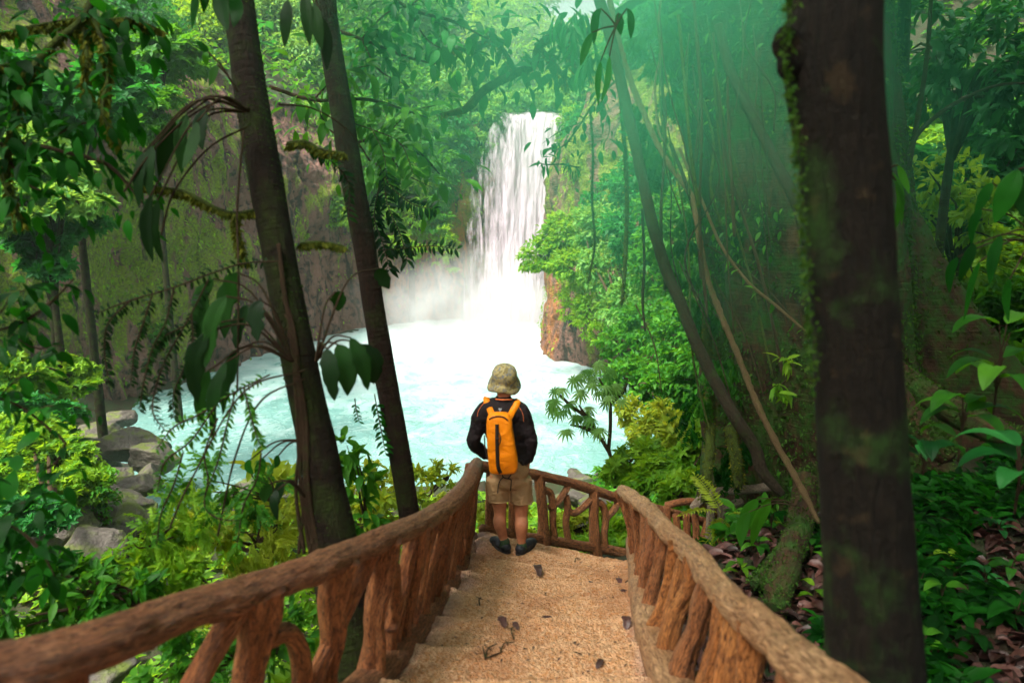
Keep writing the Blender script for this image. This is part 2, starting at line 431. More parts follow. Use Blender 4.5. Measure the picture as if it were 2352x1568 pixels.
def railmat(name, a, b, c, streak=(7, 7, .8), gs=30, ga=1.0):
    t = NT(name); tc = t.attr('tc'); g = t.geo()
    n1 = t.noise(t.map(tc, streak), gs, 7, .66, .9); n2 = t.noise(g, 3.6, 5, .6); n6 = t.noise(g, 9, 4, .6); n3 = t.noise(g, 40, 4, .7)
    w = t.noise(t.map(tc, (2.2, 2.2, .5)), 16, 3, .5, 1.5)
    crack = t.ramp(w, [(.44, 0.0), (.5, 1.0), (.56, 0.0)])
    col = t.mix(t.ramp(n2, [(.3, 0.0), (.7, 1.0)]), a, b)
    col = t.mix(t.ramp(n1, [(.40, ga), (.53, 0.0)]), col, c); col = t.mix(t.ramp(n6, [(.56, 0.0), (.72, .55)]), col, tuple(.5 * x + .5 * y for x, y in zip(a, c)))
    col = t.mix(t.math('MULTIPLY', crack, .6), col, c)
    col = t.mix(t.ramp(n3, [(.55, 0.0), (.8, .3)]), col, tuple(min(1, x * 1.7 + .03) for x in b))
    h = t.math('ADD', t.math('MULTIPLY', n1, 1.3), t.math('SUBTRACT', t.math('MULTIPLY', n3, .4), t.math('MULTIPLY', crack, .35)))
    t.bsdf(col, .48, t.bump(h, .9, .016), .4); return t.m
M['rail'] = railmat('carved log handrail', (.30, .105, .04), (.42, .20, .095), (.06, .02, .009))
M['rail_tan'] = railmat('worn tan log handrail', (.40, .19, .08), (.55, .33, .17), (.12, .045, .018), (6, 6, 1.2), 10, .7)
M['post'] = railmat('reddish log posts', (.36, .11, .034), (.50, .20, .07), (.05, .015, .006))
M['post_orange'] = railmat('orange log posts', (.46, .145, .032), (.60, .25, .07), (.08, .02, .007))
M['rail_grey'] = railmat('weathered grey log rail', (.27, .20, .14), (.38, .31, .23), (.10, .06, .035))

# stairs: sandy aggregate
t = NT('sandy aggregate steps'); g = t.geo()
n1 = t.noise(g, 48, 4, .8); n2 = t.noise(g, 3, 4, .6); n3 = t.noise(g, 14, 4, .65); ed = t.attr('rnd', 'Fac')
vo = t.n('ShaderNodeTexVoronoi'); vo.inputs['Scale'].default_value = 75; t.l(g, vo.inputs['Vector'])
col = t.mix(t.ramp(n2, [(.3, 0.0), (.7, 1.0)]), (.58, .225, .072), (.68, .33, .14))
col = t.mix(t.ramp(n3, [(.35, .5), (.6, 0.0)]), col, (.33, .12, .04))
col = t.mix(t.ramp(vo.outputs['Color'], [(.2, 0.0), (.8, .5)]), col, (.95, .66, .42))
col = t.mix(t.ramp(n1, [(.30, .8), (.45, 0.0)]), col, (.13, .05, .022))
col = t.mix(t.math('MULTIPLY', t.ramp(ed, [(.35, 0.0), (1, 1.0)]), t.ramp(n3, [(.3, .3), (.6, 1.0)])), col, (.46, .31, .27))
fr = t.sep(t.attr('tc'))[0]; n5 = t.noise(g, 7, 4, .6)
step_shade = t.math('MULTIPLY', t.ramp(fr, [(0, .9), (.10, .75), (.22, 0.0)]), t.ramp(n5, [(.32, .25), (.6, 1.0)]))
col = t.mix(step_shade, col, (.20, .075, .03)); col = t.mix(t.ramp(fr, [(.70, 0.0), (.86, .45), (.95, 0.0)]), col, (.78, .45, .25))  # painted shade at each tread foot and light nosing make the steps read
pat = t.ramp(t.noise(g, 1.7, 5, .6), [(.5, 0.0), (.62, .5)]); col = t.mix(pat, col, (.34, .13, .05))
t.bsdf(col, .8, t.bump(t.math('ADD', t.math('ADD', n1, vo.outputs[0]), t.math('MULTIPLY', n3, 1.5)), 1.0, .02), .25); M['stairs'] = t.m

# ground, litter
t = NT('forest floor'); g = t.geo(); n1 = t.noise(g, 1.2, 6, .6); n2 = t.noise(g, 14, 4, .6)
col = t.mix(t.ramp(n1, [(.35, 0.0), (.6, 1.0)]), (.03, .018, .010), (.018, .04, .010))
col = t.mix(t.ramp(n2, [(.4, 0.0), (.7, .6)]), col, (.05, .028, .018))
t.bsdf(col, .8, t.bump(n2, .8, .08), .3); M['ground'] = t.m
t = NT('wet dead leaves'); r = t.attr('rnd', 'Fac'); n = t.noise(t.geo(), 60, 3)
col = t.ramp(r, [(0, (.018, .007, .006)), (.35, (.045, .016, .012)), (.7, (.09, .034, .027)), (1, (.16, .065, .052))])
col = t.mix(t.ramp(n, [(.4, 0.0), (.7, .5)]), col, (.03, .012, .008)); t.bsdf(col, .42, t.bump(n, .5, .004), .35); M['litter'] = t.m

# cliff rock with moss
t = NT('mossy volcanic cliff'); g = t.geo(); s3 = t.sep(g)
n1 = t.noise(g, .22, 6, .6, .4); n2 = t.noise(g, 1.4, 6, .65); n3 = t.noise(t.map(g, (1, 1, .35)), .55, 6, .6, .6); n4 = t.noise(g, 6, 4, .6)
col = t.mix(t.ramp(n1, [(.3, 0.0), (.7, 1.0)]), (.13, .062, .048), (.27, .135, .105))
col = t.mix(t.ramp(n2, [(.38, .95), (.50, 0.0)]), col, (.022, .014, .012)); col = t.mix(t.ramp(t.noise(t.map(g, (1, 1, .12)), .9, 5, .6, .8), [(.36, .9), (.44, 0.0)]), col, (.015, .011, .010))
top = t.math('MULTIPLY_ADD' if False else 'MULTIPLY', s3[2], .06)
rnd = t.attr('rnd', 'Fac')
mf = t.math('ADD', n3, t.math('MULTIPLY', t.math('SUBTRACT', rnd, .5), .5))
mm = t.math('MULTIPLY', t.ramp(mf, [(.49, 0.0), (.54, 1.0)]), t.ramp(n4, [(.3, .35), (.55, 1.0)]))
mcol = t.mix(t.ramp(n4, [(.3, 0.0), (.7, 1.0)]), (.07, .13, .006), (.25, .34, .014))
col = t.mix(mm, col, mcol)
# rusty mineral stain beside the foot of the falls
tcx = t.attr('tc'); st = t.sep(tcx)[0]
stain = t.math('MULTIPLY', st, t.ramp(t.noise(t.map(g, (1.6, 1.6, .5)), 1.3, 5, .6), [(.42, 0.0), (.58, 1.0)]))
col = t.mix(stain, col, (.46, .17, .05))
t.bsdf(col, .75, t.bump(t.math('ADD', t.math('ADD', n2, t.math('MULTIPLY', n4, .4)), t.math('MULTIPLY', n3, .8)), 1.0, .9), .3); M['cliff'] = t.m

t = NT('shore rock'); g = t.geo(); n1 = t.noise(g, .8, 6, .6); n2 = t.noise(g, 7, 5, .6); nz = t.sep(t.geo('Normal'))[2]
col = t.mix(t.ramp(n1, [(.3, 0.0), (.7, 1.0)]), (.06, .052, .042), (.14, .12, .10)); col = t.mix(t.ramp(n2, [(.35, .6), (.55, 0.0)]), col, (.05, .035, .03))
ms = t.math('MULTIPLY', t.ramp(t.noise(g, 1.6, 5, .6), [(.48, 0.0), (.6, 1.0)]), t.ramp(nz, [(.1, .15), (.7, 1.0)]))
col = t.mix(ms, col, (.10, .13, .02)); t.bsdf(col, .7, t.bump(n2, .8, .14), .35); M['rock'] = t.m

# water
t = NT('milky turquoise pool'); g = t.geo(); x, y, z = t.sep(g)
dx = t.math('SUBTRACT', x, -1.0); dy = t.math('SUBTRACT', y, 71.0)
d2 = t.math('ADD', t.math('POWER', t.math('MULTIPLY', dx, .8), 2), t.math('POWER', t.math('MULTIPLY', dy, .62), 2))
dd = t.math('SQRT', d2)
near = t.math('SUBTRACT', 1.0, t.math('DIVIDE', dd, 28.0), True)
n1 = t.noise(t.map(g, (1, .7, 1)), .35, 7, .62, 1.2); n2 = t.noise(t.map(g, (1, .8, 1)), 1.3, 6, .62, 1.5); n3 = t.noise(g, 5, 4, .6, .6)
f = t.math('ADD', t.math('MULTIPLY', near, 1.15), t.math('MULTIPLY', t.math('SUBTRACT', n1, .5), 1.5))
f = t.math('ADD', f, t.math('MULTIPLY', t.math('SUBTRACT', n2, .5), 1.1))
foam = t.ramp(f, [(.12, 0.05), (.5, .42), (1.05, 1.0)])
col = t.mix(t.ramp(n1, [(.3, 0.0), (.7, 1.0)]), (.11, .27, .245), (.20, .37, .335))
col = t.mix(foam, col, (.44, .51, .50))
ro = t.ramp(foam, [(0, .18), (.6, .8)])
t.bsdf(col, ro, t.bump(t.math('ADD', t.math('MULTIPLY', n2, 1.0), t.math('MULTIPLY', n3, .3)), .6, .35), .5); M['water'] = t.m

t = NT('falling water'); tc = t.attr('tc'); n1 = t.noise(t.map(tc, (1.5, 1, .13)), 1.3, 7, .62, .5); n2 = t.noise(t.map(tc, (1.2, 1, .35)), .9, 7, .7, .4); rn = t.attr('rnd', 'Fac')
col = t.mix(t.ramp(n1, [(.3, 0.0), (.62, 1.0)]), (.46, .40, .44), (.70, .58, .66))
al = t.math('ADD', t.math('MULTIPLY', t.math('SUBTRACT', n1, .5), 1.3), t.math('MULTIPLY', t.math('SUBTRACT', n2, .5), 1.5)); al = t.math('ADD', al, rn)
al = t.ramp(al, [(.22, 0.0), (.75, 1.0)])
b = t.n('ShaderNodeBsdfPrincipled'); t.l(col, b.inputs['Base Color']); b.inputs['Roughness'].default_value = .6
t.l(t.bump(t.math('ADD', n1, t.math('MULTIPLY', n2, .5)), .8, .5), b.inputs['Normal'])
tl = t.n('ShaderNodeBsdfTranslucent'); t.l(col, tl.inputs['Color']); ms = t.n('ShaderNodeMixShader'); ms.inputs[0].default_value = .3
t.l(b.outputs[0], ms.inputs[1]); t.l(tl.outputs[0], ms.inputs[2])
tp = t.n('ShaderNodeBsdfTransparent'); mx = t.n('ShaderNodeMixShader'); t.l(al, mx.inputs[0]); t.l(tp.outputs[0], mx.inputs[1]); t.l(ms.outputs[0], mx.inputs[2])
t.l(mx.outputs[0], t.out.inputs['Surface']); M['falls'] = t.m

def plain(name, col, rough=.7, nscale=None, var=.3, bump=.3, bd=.004, spec=.3):
    t = NT(name); g = t.coord('Object'); n = t.noise(g, nscale or 60, 4, .6)
    c = t.mix(t.ramp(n, [(.3, 0.0), (.7, 1.0)]), tuple(a * (1 - var) for a in col), tuple(min(1, a * (1 + var)) for a in col))
    t.bsdf(c, rough, t.bump(n, bump, bd), spec); return t.m
M['skin'] = plain('tanned skin', (.46, .175, .085), .55, 25, .15, .15, .003)
def cloth(name, col, rough=.85, wr=9, var=.2):
    t = NT(name); g = t.coord('Object'); n = t.noise(t.map(g, (1, 1, 1.6)), wr, 3, .5, .8); n2 = t.noise(g, 300, 2, .6)
    c = t.mix(n, tuple(a * (1 - var) for a in col), tuple(min(1, a * (1 + var)) for a in col))
    t.bsdf(c, rough, t.bump(t.math('ADD', n, t.math('MULTIPLY', n2, .06)), .7, .03), .2); return t.m
M['shirt'] = cloth('black brown knit shirt', (.014, .009, .010), .8)
M['shorts'] = cloth('khaki shorts cloth', (.36, .22, .105), .85, 11)
M['pack'] = cloth('orange coated nylon', (.95, .25, .004), .42, 8, .12)
M['strap'] = plain('dark webbing', (.02, .012, .01), .6)
M['shoe'] = plain('dark shoes', (.02, .02, .025), .5)
M['sock'] = plain('green socks', (.03, .06, .025), .9)
M['seam'] = plain('orange seam thread', (.75, .18, .05), .6)
M['grey'] = plain('grey print', (.35, .35, .37), .5)
t = NT('camouflage hat cloth'); g = t.coord('Object'); a = t.noise(g, 26, 2, .5, 1.2); b = t.noise(g, 34, 2, .5, 1.4)
col = t.mix(t.ramp(a, [(.44, 0.0), (.47, 1.0)]), (.20, .15, .055), (.36, .29, .13)); col = t.mix(t.ramp(b, [(.54, 0.0), (.57, 1.0)]), col, (.16, .16, .17))
t.bsdf(col, .85, t.bump(t.noise(g, 12, 2), .5, .02), .2); M['hat'] = t.m

# ------------------------------------------------------------------ ground and pool
POOL = np.array([(-14, 22), (-19, 28), (-22, 35), (-23, 42), (-21, 55), (-18, 66), (-12, 72), (-6, 75.5), (4.5, 75.5), (5.2, 68), (4, 60), (4.8, 53), (8, 48), (9, 40), (7, 32), (4.5, 28), (-3, 26), (-9, 25)], float)
def pool_d(x, y):
    p = np.stack([x, y], -1); best = np.full(x.shape, 1e9); ins = np.zeros(x.shape, bool); n = len(POOL)
    for i in range(n):
        a, b = POOL[i], POOL[(i + 1) % n]; ab = b - a
        t = np.clip(((p - a) @ ab) / ab.dot(ab), 0, 1); best = np.minimum(best, np.linalg.norm(p - (a + t[..., None] * ab), axis=-1))
        c = ((a[1] > y) != (b[1] > y)) & (x < (b[0] - a[0]) * (y - a[1]) / (b[1] - a[1] + 1e-12) + a[0]); ins ^= c
    return np.where(ins, -best, best)
def ground_z(x, y, noise=True):
    x = np.asarray(x, float); y = np.asarray(y, float); d = pool_d(x, y)
    bank = 9.2 - .25 * np.clip(y, -12, 6.9) - .82 * np.clip(y - 6.9, 0, 3.6) - .30 * np.clip(y - 10.5, 0, 14)
    left = np.maximum(-(x + .95), 0); bank_l = np.maximum(bank - 1.05 * left, .9 + .8 * np.maximum(-x - 17, 0))
    B = np.where(x < -.95, bank_l, bank)
    rt = sstep(0, 1.1, x - 1.1 - 1.9 * sstep(5.6, 6.9, y)) * sstep(16, 9, y); plat = 8.35 - .05 * np.clip(y, -5, 20) + .10 * (x - 1.5) + .5 * np.maximum(x - 7, 0)
    B = B * (1 - rt) + np.maximum(plat, B) * rt
    B = B + .9 * np.maximum(x - 5.5 + np.clip((16 - y) * .1, 0, 3), 0) * sstep(9, 16, y)
    w = sstep(34, 44, y); far = 21 * sstep(3.2, 7.0, d) + .75 * np.maximum(d - 7, 0)
    near = np.minimum(.1 + d * 1.1, B) + .35 * np.maximum(d - 60, 0)
    z = near * (1 - w) + far * w
    val = np.exp(-((x - .17 * (y - 75) - 0) / (5 + .10 * np.maximum(y - 75, 0))) ** 2) * sstep(70, 78, y)
    z = z * (1 - val) + np.minimum(z, 20.3 + .06 * np.maximum(y - 75, 0)) * val
    z = np.where(z > 40, 40 + 18 * (1 - np.exp(-(z - 40) / 18)), z)
    z = np.where(d < 0, np.maximum(-3.0, d * .7), z)
    if noise:
        q = np.stack([x, y, 0 * x], -1)
        z = z + .10 * fbm(q * 1.1, 3, 2) * sstep(0, 2, np.abs(d)) + 1.4 * fbm(q * .12, 3, 3) * sstep(25, 45, np.hypot(x, y)) * sstep(1, 6, d)
    return z
def grid(xs, ys): X, Y = np.meshgrid(xs, ys); return X, Y
def gridfaces(nx, ny):
    i = np.arange(ny - 1)[:, None] * nx; j = np.arange(nx - 1)[None, :]
    return np.stack([i + j, i + j + 1, i + nx + j + 1, i + nx + j], -1).reshape(-1, 4)
u = np.linspace(-1, 1, 380); xs = 900 * np.sinh(u * 5.6) / math.sinh(5.6)
v = np.linspace(-.72, 1, 420); ys = 14 + 1100 * np.sinh(v * 5.0) / math.sinh(5.0)
X, Y = grid(xs, ys); Z = ground_z(X, Y)
m = MB(); m.add(np.stack([X, Y, Z], -1).reshape(-1, 3), gridfaces(len(xs), len(ys))); tag(build(m, 'ground', M['ground'], loc=(0, 0, 0)), kind='structure')

xs = np.linspace(-26, 12, 230); ys = np.linspace(19, 78, 330); X, Y = grid(xs, ys)
dd_ = np.hypot((X + 1) * .8, (Y - 71) * .62); nearf = np.clip(1 - dd_ / 28, 0, 1)
q = np.stack([X, Y, 0 * X], -1)
Z = (.05 + .34 * nearf) * fbm(q * .55, 5, 9) + .05 * fbm(q * 2, 3, 12) + .5 * np.exp(-(dd_ / 6) ** 2)
m = MB(); m.add(np.stack([X, Y, Z], -1).reshape(-1, 3), gridfaces(len(xs), len(ys))); tag(build(m, 'pool_water', M['water'], loc=(0, 0, 0)), kind='structure')

# cliff: swept along the back of the pool
cp = np.array([(-27, 33), (-24.5, 40), (-22.5, 50), (-20.5, 59), (-18, 66.5), (-12.5, 72.5), (-7, 75.6), (-5.2, 75.2), (-3, 76.2), (1, 76.4), (4.2, 76), (5.0, 73.5), (4.0, 68), (3.2, 61), (3.6, 55.5), (5.8, 51), (9, 47.5), (13, 44)], float)
S = 560; Tn = 120; cc = spline(np.column_stack([cp, np.zeros(len(cp))]), S)[:, :2]
tg = nrm(np.gradient(cc, axis=0)); nn = np.stack([tg[:, 1], -tg[:, 0]], -1)       # towards the pool
hgt = np.linspace(-1.5, 1, Tn); tt = np.linspace(0, 1, Tn)
top = 22.0 + 3 * sstep(66, 45, cc[:, 1]) * (cc[:, 0] < 0) - 1.4 * np.exp(-((cc[:, 0] + .5) / 4.5) ** 2) * (cc[:, 1] > 70)
zz = -1.5 + (top[:, None] + 1.5) * tt[None, :]
Pq = np.zeros((S, Tn, 3)); Pq[..., 0] = cc[:, 0][:, None]; Pq[..., 1] = cc[:, 1][:, None]; Pq[..., 2] = zz
disp = 1.9 * fbm(Pq * .16, 4, 21) + 1.2 * np.abs(fbm(Pq * np.array([.5, .5, .3]), 4, 22)) + .18 * fbm(Pq * 1.6, 3, 23)
blk = np.floor(3 * (fbm(Pq * .22 + 5, 2, 24) + 1)) / 3; disp += .7 * blk
lean = -2.6 * sstep(.72, 1, tt)[None, :] + .8 * sstep(.3, 0, tt)[None, :] - .8
Pq[..., 0] += nn[:, 0][:, None] * (disp + lean - .6); Pq[..., 1] += nn[:, 1][:, None] * (disp + lean - .6)
mossy = np.clip(.40 + .5 * np.exp(-((cc[:, 0][:, None] + 8) / 3.0) ** 2) * (cc[:, 1][:, None] > 66) * sstep(6, 12, zz) + .25 * sstep(62, 45, cc[:, 1])[:, None] - .30 * sstep(6, 1, zz), 0, 1)
stain = np.exp(-((cc[:, 0][:, None] + 8.5) / 5.0) ** 2) * (cc[:, 1][:, None] > 60) * sstep(12, 5, zz) + .8 * np.exp(-((cc[:, 0][:, None] + 5.6) / .8) ** 2) * (cc[:, 1][:, None] > 70) + .7 * ((cc[:, 0] > 2) & (cc[:, 1] > 54) & (cc[:, 1] < 66))[:, None] * sstep(9, 5, zz)
tcv = np.zeros_like(Pq); tcv[..., 0] = np.clip(stain, 0, 1)
m = MB(); m.add(Pq.reshape(-1, 3), gridfaces(Tn, S), mossy.ravel(), tcv.reshape(-1, 3)); tag(build(m, 'cliff', M['cliff'], loc=(0, 0, 0)), kind='structure')

# waterfall curtain
rows = [(252, 1150, 1300, 84), (254, 1140, 1300, 78.5), (260, 1132, 1303, 75.8), (272, 1126, 1305, 74.9), (300, 1115, 1303, 74.3), (340, 1100, 1298, 74.0), (420, 1070, 1290, 73.6), (500, 1062, 1282, 73.3), (600, 1058, 1262, 73.0), (700, 1052, 1250, 72.6), (768, 1046, 1262, 72.2)]
m = MB()
for lay, (off, bias, seed) in enumerate(((0, .72, 1), (-.55, .42, 2), (.5, 1.1, 5))):
    rws = []
    for (py, xa, xb, Yd) in rows:
        k = (0, 8, 14)[lay]
        rws.append(np.concatenate([PY(xa + k * 2, py, Yd + off), PY(xb - k, py, Yd + off)]))
    sp = spline(np.column_stack([np.array(rws)]), 110); A, Bq = sp[:, :3], sp[:, 3:]
    uu = np.linspace(0, 1, 90)[None, :, None]; G = A[:, None] * (1 - uu) + Bq[:, None] * uu
    q = G * np.array([1.2, 1, .12]); G[..., 1] += .55 * fbm(q, 4, 30 + seed) + .25 * np.abs(fbm(q * 2.5, 3, 40))
    U = np.repeat(uu[0, :, 0][None], 110, 0); V_ = np.repeat(np.linspace(0, 1, 110)[:, None], 90, 1)
    if lay == 2: den = .25 + .55 * sstep(.30, .5, U) * sstep(1.0, .85, U)
    else: den = bias + .75 * np.exp(-((U - .62) / .22) ** 2) - .30 * sstep(.45, .1, U) * sstep(.1, .35, V_) + .3 * sstep(.75, 1, V_)
    den = den - 1.3 * sstep(.10, 0, V_) * (.45 + .8 * vnoise(np.stack([U * 9, V_ * 3, U * 0 + lay], -1), 31)); den = den - .15 * sstep(.40, .15, U) * (lay != 1)
    den = den - .9 * sstep(.07, 0, U) - .9 * sstep(.95, 1, U)
    tc = G.copy(); tc[..., 0] += lay * 13
    m.add(G.reshape(-1, 3), gridfaces(90, 110), den.ravel(), tc.reshape(-1, 3))
build(m, 'waterfall', M['falls'], loc=(0, 0, 0))['kind'] = 'structure'

# spray at the foot of the falls
def mist(name, c, r, dens, label, seed, sc=.35, pw=1.2):
    t = NT(name + ' volume'); g = t.coord('Object'); mp = t.map(g, (1 / r[0], 1 / r[1], 1 / r[2]))
    ln = t.n('ShaderNodeVectorMath'); ln.operation = 'LENGTH'; t.l(mp, ln.inputs[0])
    fall = t.math('SUBTRACT', 1.0, ln.outputs['Value'], True)
    nz = t.ramp(t.noise(g, sc, 4, .6, .5), [(.38, 0.05), (.66, 1.0)])
    dn = t.math('MULTIPLY', t.math('MULTIPLY', t.math('POWER', fall, pw), nz), dens)
    pv = t.n('ShaderNodeVolumePrincipled'); pv.inputs['Color'].default_value = (.97, .97, .97, 1); pv.inputs['Anisotropy'].default_value = .1
    t.l(dn, pv.inputs['Density']); t.l(pv.outputs[0], t.out.inputs['Volume'])
    mb = MB(); ellipsoid(mb, (0, 0, 0), r, 24, 14);
    o = build(mb, name, t.m, loc=(0, 0, 0)); o.location = c
    return tag(o, label, 'mist', None, 'stuff')
# ------------------------------------------------------------------ stairs
yL = np.array([[-1.5, -1.75], [0, -1.62], [1.0, -1.42], [1.9, -1.10], [2.6, -.80], [3.1, -.60], [3.9, -.50], [4.6, -.42], [5.3, -.36], [6.9, -.38]])
yR = np.array([[-1.5, .75], [1.5, .70], [2.5, .70], [3.4, .73], [4.3, .84], [5.0, .96], [5.6, 1.05], [6.1, 1.12], [6.9, 1.2]])
ys = np.linspace(-1.5, 6.75, 640); nx = 110
ysx = -1.5 + (ys + 1.5) * 7.55 / 8.25
xl = np.interp(ysx, yL[:, 0], yL[:, 1]); xr = np.interp(ysx, yR[:, 0], yR[:, 1])
xl = xl + .025 * vnoise(np.stack([ys * 3, ys * 0, ys * 0], -1), 5); xr = xr + .02 * vnoise(np.stack([ys * 3, ys * 0 + 4, ys * 0], -1), 6)
uu = np.linspace(0, 1, nx); X = xl[:, None] * (1 - uu) + xr[:, None] * uu; yend = 6.12 - .42 * (X + .35) + .03 * vnoise(np.stack([X * 5, X * 0, X * 0], -1), 12); Y = -1.5 + (ys[:, None] + 1.5) * (yend + 1.5) / 8.25
TR = .43
def stair_z(X, Y):
    fan = .45 * sstep(3.6, 6.2, Y) * (X - .2)
    s = (Y + fan + .03 * vnoise(np.stack([X * 2.2, Y * 1.2, X * 0], -1), 7)) / TR
    k = np.floor(s); f = s - k
    st = k + sstep(.88, 1.0, f) + .10 * f * (1 - sstep(.88, 1.0, f))
    return SL0 - SLK * TR * st + .0
Z = stair_z(X, Y); q = np.stack([X, Y, 0 * X], -1)
Z += .020 * fbm(q * 5, 4, 8) + .007 * vnoise(q * 38, 9) + .003 * vnoise(q * 90, 10)
wp = .03 * fbm(q * 3, 3, 14)
edge = np.minimum((X - xl[:, None]), (xr[:, None] - X))
Z += -.05 * sstep(.07, 0, edge) + .02 * sstep(.25, .1, edge)
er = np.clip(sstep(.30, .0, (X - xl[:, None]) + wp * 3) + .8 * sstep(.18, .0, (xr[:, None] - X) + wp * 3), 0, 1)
s_ = ((Y + .45 * sstep(3.6, 6.2, Y) * (X - .2)) / TR) % 1
Vt = np.stack([X, Y, Z], -1)
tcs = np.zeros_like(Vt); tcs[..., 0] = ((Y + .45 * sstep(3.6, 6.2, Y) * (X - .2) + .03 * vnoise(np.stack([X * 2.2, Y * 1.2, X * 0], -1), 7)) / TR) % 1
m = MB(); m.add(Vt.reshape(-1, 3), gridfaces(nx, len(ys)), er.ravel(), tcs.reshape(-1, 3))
for side in (0, nx - 1):
    a = Vt[:, side]; b = a.copy(); b[:, 2] -= .45; b[:, 0] += (-.05 if side == 0 else .05)
    m.add(np.concatenate([a, b]), gridfaces(len(ys), 2), .9, np.full((2 * len(a), 3), .5))
a = Vt[-1]; b = a.copy(); b[:, 2] -= .5; b[:, 1] += .05; m.add(np.concatenate([a, b]), gridfaces(nx, 2), .6, np.full((2 * len(a), 3), .5))
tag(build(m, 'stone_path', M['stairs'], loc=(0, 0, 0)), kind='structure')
def path_z(x, y):
    return float(stair_z(np.array([x]), np.array([y]))[0])

# ------------------------------------------------------------------ log railings
def limb(name, parent, pts, rad, mat, seed=0, sides=14, amp=.16, ripple=.10, step=None, groove=.09):
    mb = MB(); pts = [np.asarray(p, float) for p in pts]
    sides = 44 if step and step <= .03 else 24; step = .012 if sides == 44 else .03
    tube(mb, pts, rad, sides, step=step, amp=amp, freq=7, seed=seed, ripple=ripple, groove=groove)
    return build(mb, name, mat, parent)
sd = [100]
def S_(): sd[0] += 1; return sd[0]
# left
HL = [(-170, 1590, .80), (0, 1545, .80), (140, 1508, .80), (285, 1459, .80), (412, 1408, .80), (562, 1361, .79), (712, 1308, .80), (787, 1279, .80), (885, 1236, .80), (997, 1183, .79), (1054, 1136, .80), (1075, 1106, .80), (1092, 1072, .80), (1097, 1062, .82)]
hl = np.array([PS(*p) for p in HL])
def on(curve, y):
    o = np.argsort(curve[:, 1]); c = curve[o]
    return np.array([np.interp(y, c[:, 1], c[:, k]) for k in range(3)])
left = thing('log_railing', (-.5, 4, path_z(-.4, 4)), 'reddish brown log railing with thick handrail on the left of the steps', 'railing')
limb('handrail', left, hl, [.078, .075, .068, .066, .066, .062, .062, .058, .060, .060, .062, .064, .068, .05], M['rail'], S_(), 24, .17, .06, .02)
bl = np.array([[np.interp(y, yL[:, 0], yL[:, 1]) - .03, y, SL0 - SLK * y + .075] for y in np.linspace(.9, 6.15, 14)])
limb('bottom_rail', left, bl, .075, M['rail'], S_(), 16, .15, .1, .03)
def LB(y, f):
    """point on the left fence: at distance y, fraction f of the way from bottom rail to handrail"""
    a = np.array([np.interp(y, yL[:, 0], yL[:, 1]) - .07, y, SL0 - SLK * y + .03]); b = on(hl, y); return a * (1 - f) + b * f
def post(par, F, y, r=.055, mat='post', dy=0, bow=0, f0=.05, f1=1, name='post'):
    a, c = F(y, f0), F(y + dy, f1); mid = (a + c) / 2 + np.array([bow, 0, 0]) + .012 * rng.normal(size=3)
    limb(name, par, [a, (a + mid) / 2 + .01 * rng.normal(size=3), mid, (c + mid) / 2 + .01 * rng.normal(size=3), c], [r * 1.25, r * .95, r * .85, r, r * 1.3], M[mat], S_(), 14, .2, .22, .03)
def brace(par, F, pts, r=.04, mat='post', name='branch'):
    limb(name, par, [F(y, f) for y, f in pts], [r * 1.1] + [r] * (len(pts) - 2) + [r * 1.15], M[mat], S_(), 12, .18, .18, .03)
for y, r, dy in ((1.62, .062, 0), (2.25, .066, .02), (2.68, .058, -.02), (3.02, .064, .02), (3.42, .058, 0), (3.80, .06, .03), (4.15, .052, -.03), (4.52, .056, .02), (4.9, .055, 0), (5.25, .055, .02), (5.62, .055, 0), (5.98, .07, 0)):
    post(left, LB, y, r, dy=dy)
for pts in (((1.95, .0), (1.98, .5), (2.2, .95)), ((2.32, .72), (2.42, .68), (2.5, .45), (2.52, 0)), ((2.52, .0), (2.6, .35), (2.9, .95)), ((3.06, .75), (3.16, .72), (3.22, .4), (3.22, 0)),
            ((3.2, .3), (3.3, .55), (3.4, .95)), ((3.58, .9), (3.62, .5), (3.6, 0)), ((3.82, .7), (3.95, .66), (3.98, .3), (3.98, 0)), ((4.0, .3), (4.1, .6), (4.3, .95)), ((4.36, .95), (4.34, .5), (4.38, 0))):
    brace(left, LB, pts, .038)
for pts in (            ((5.08, .95), (5.05, .5), (5.1, 0)),):
    brace(left, LB, pts, .036)
for y in (3.3, 3.62, 4.0, 4.34, 4.72, 5.1, 5.44, 5.8): brace(left, LB, [(y, 0), (y + .04, .4), (y + .02, .7), (y + .10, .97)], .030)
# right
HR = [(1428, 1126, .66), (1440, 1134, .66), (1462, 1151, .66), (1487, 1167, .66), (1508, 1192, .66), (1539, 1226, .66), (1590, 1270, .66), (1637, 1330, .66), (1685, 1388, .66), (1769, 1458, .66), (1844, 1524, .67), (1930, 1600, .67), (2060, 1740, .68), (2300, 1980, .70)]
hr = np.array([PS(*p) for p in HR])
right = thing('log_railing', (.9, 3.5, path_z(.7, 3.5)), 'tan and orange log railing with wavy worn handrail on the right of the steps', 'railing')
limb('handrail', right, hr, [.045, .062, .060, .058, .062, .058, .062, .060, .062, .066, .070, .074, .078, .08], M['rail_tan'], S_(), 24, .2, .07, .02)
def RB(y, f):
    a = np.array([np.interp(y, yR[:, 0], yR[:, 1]) + .05, y, SL0 - SLK * y + .09]); b = on(hr, y); return a * (1 - f) + b * f
br_ = np.array([RB(y, 0) for y in np.linspace(.6, 5.75, 14)])
limb('bottom_rail', right, br_, .10, M['rail_tan'], S_(), 16, .08, .1, .031, .03)
yy = .95; i = 0
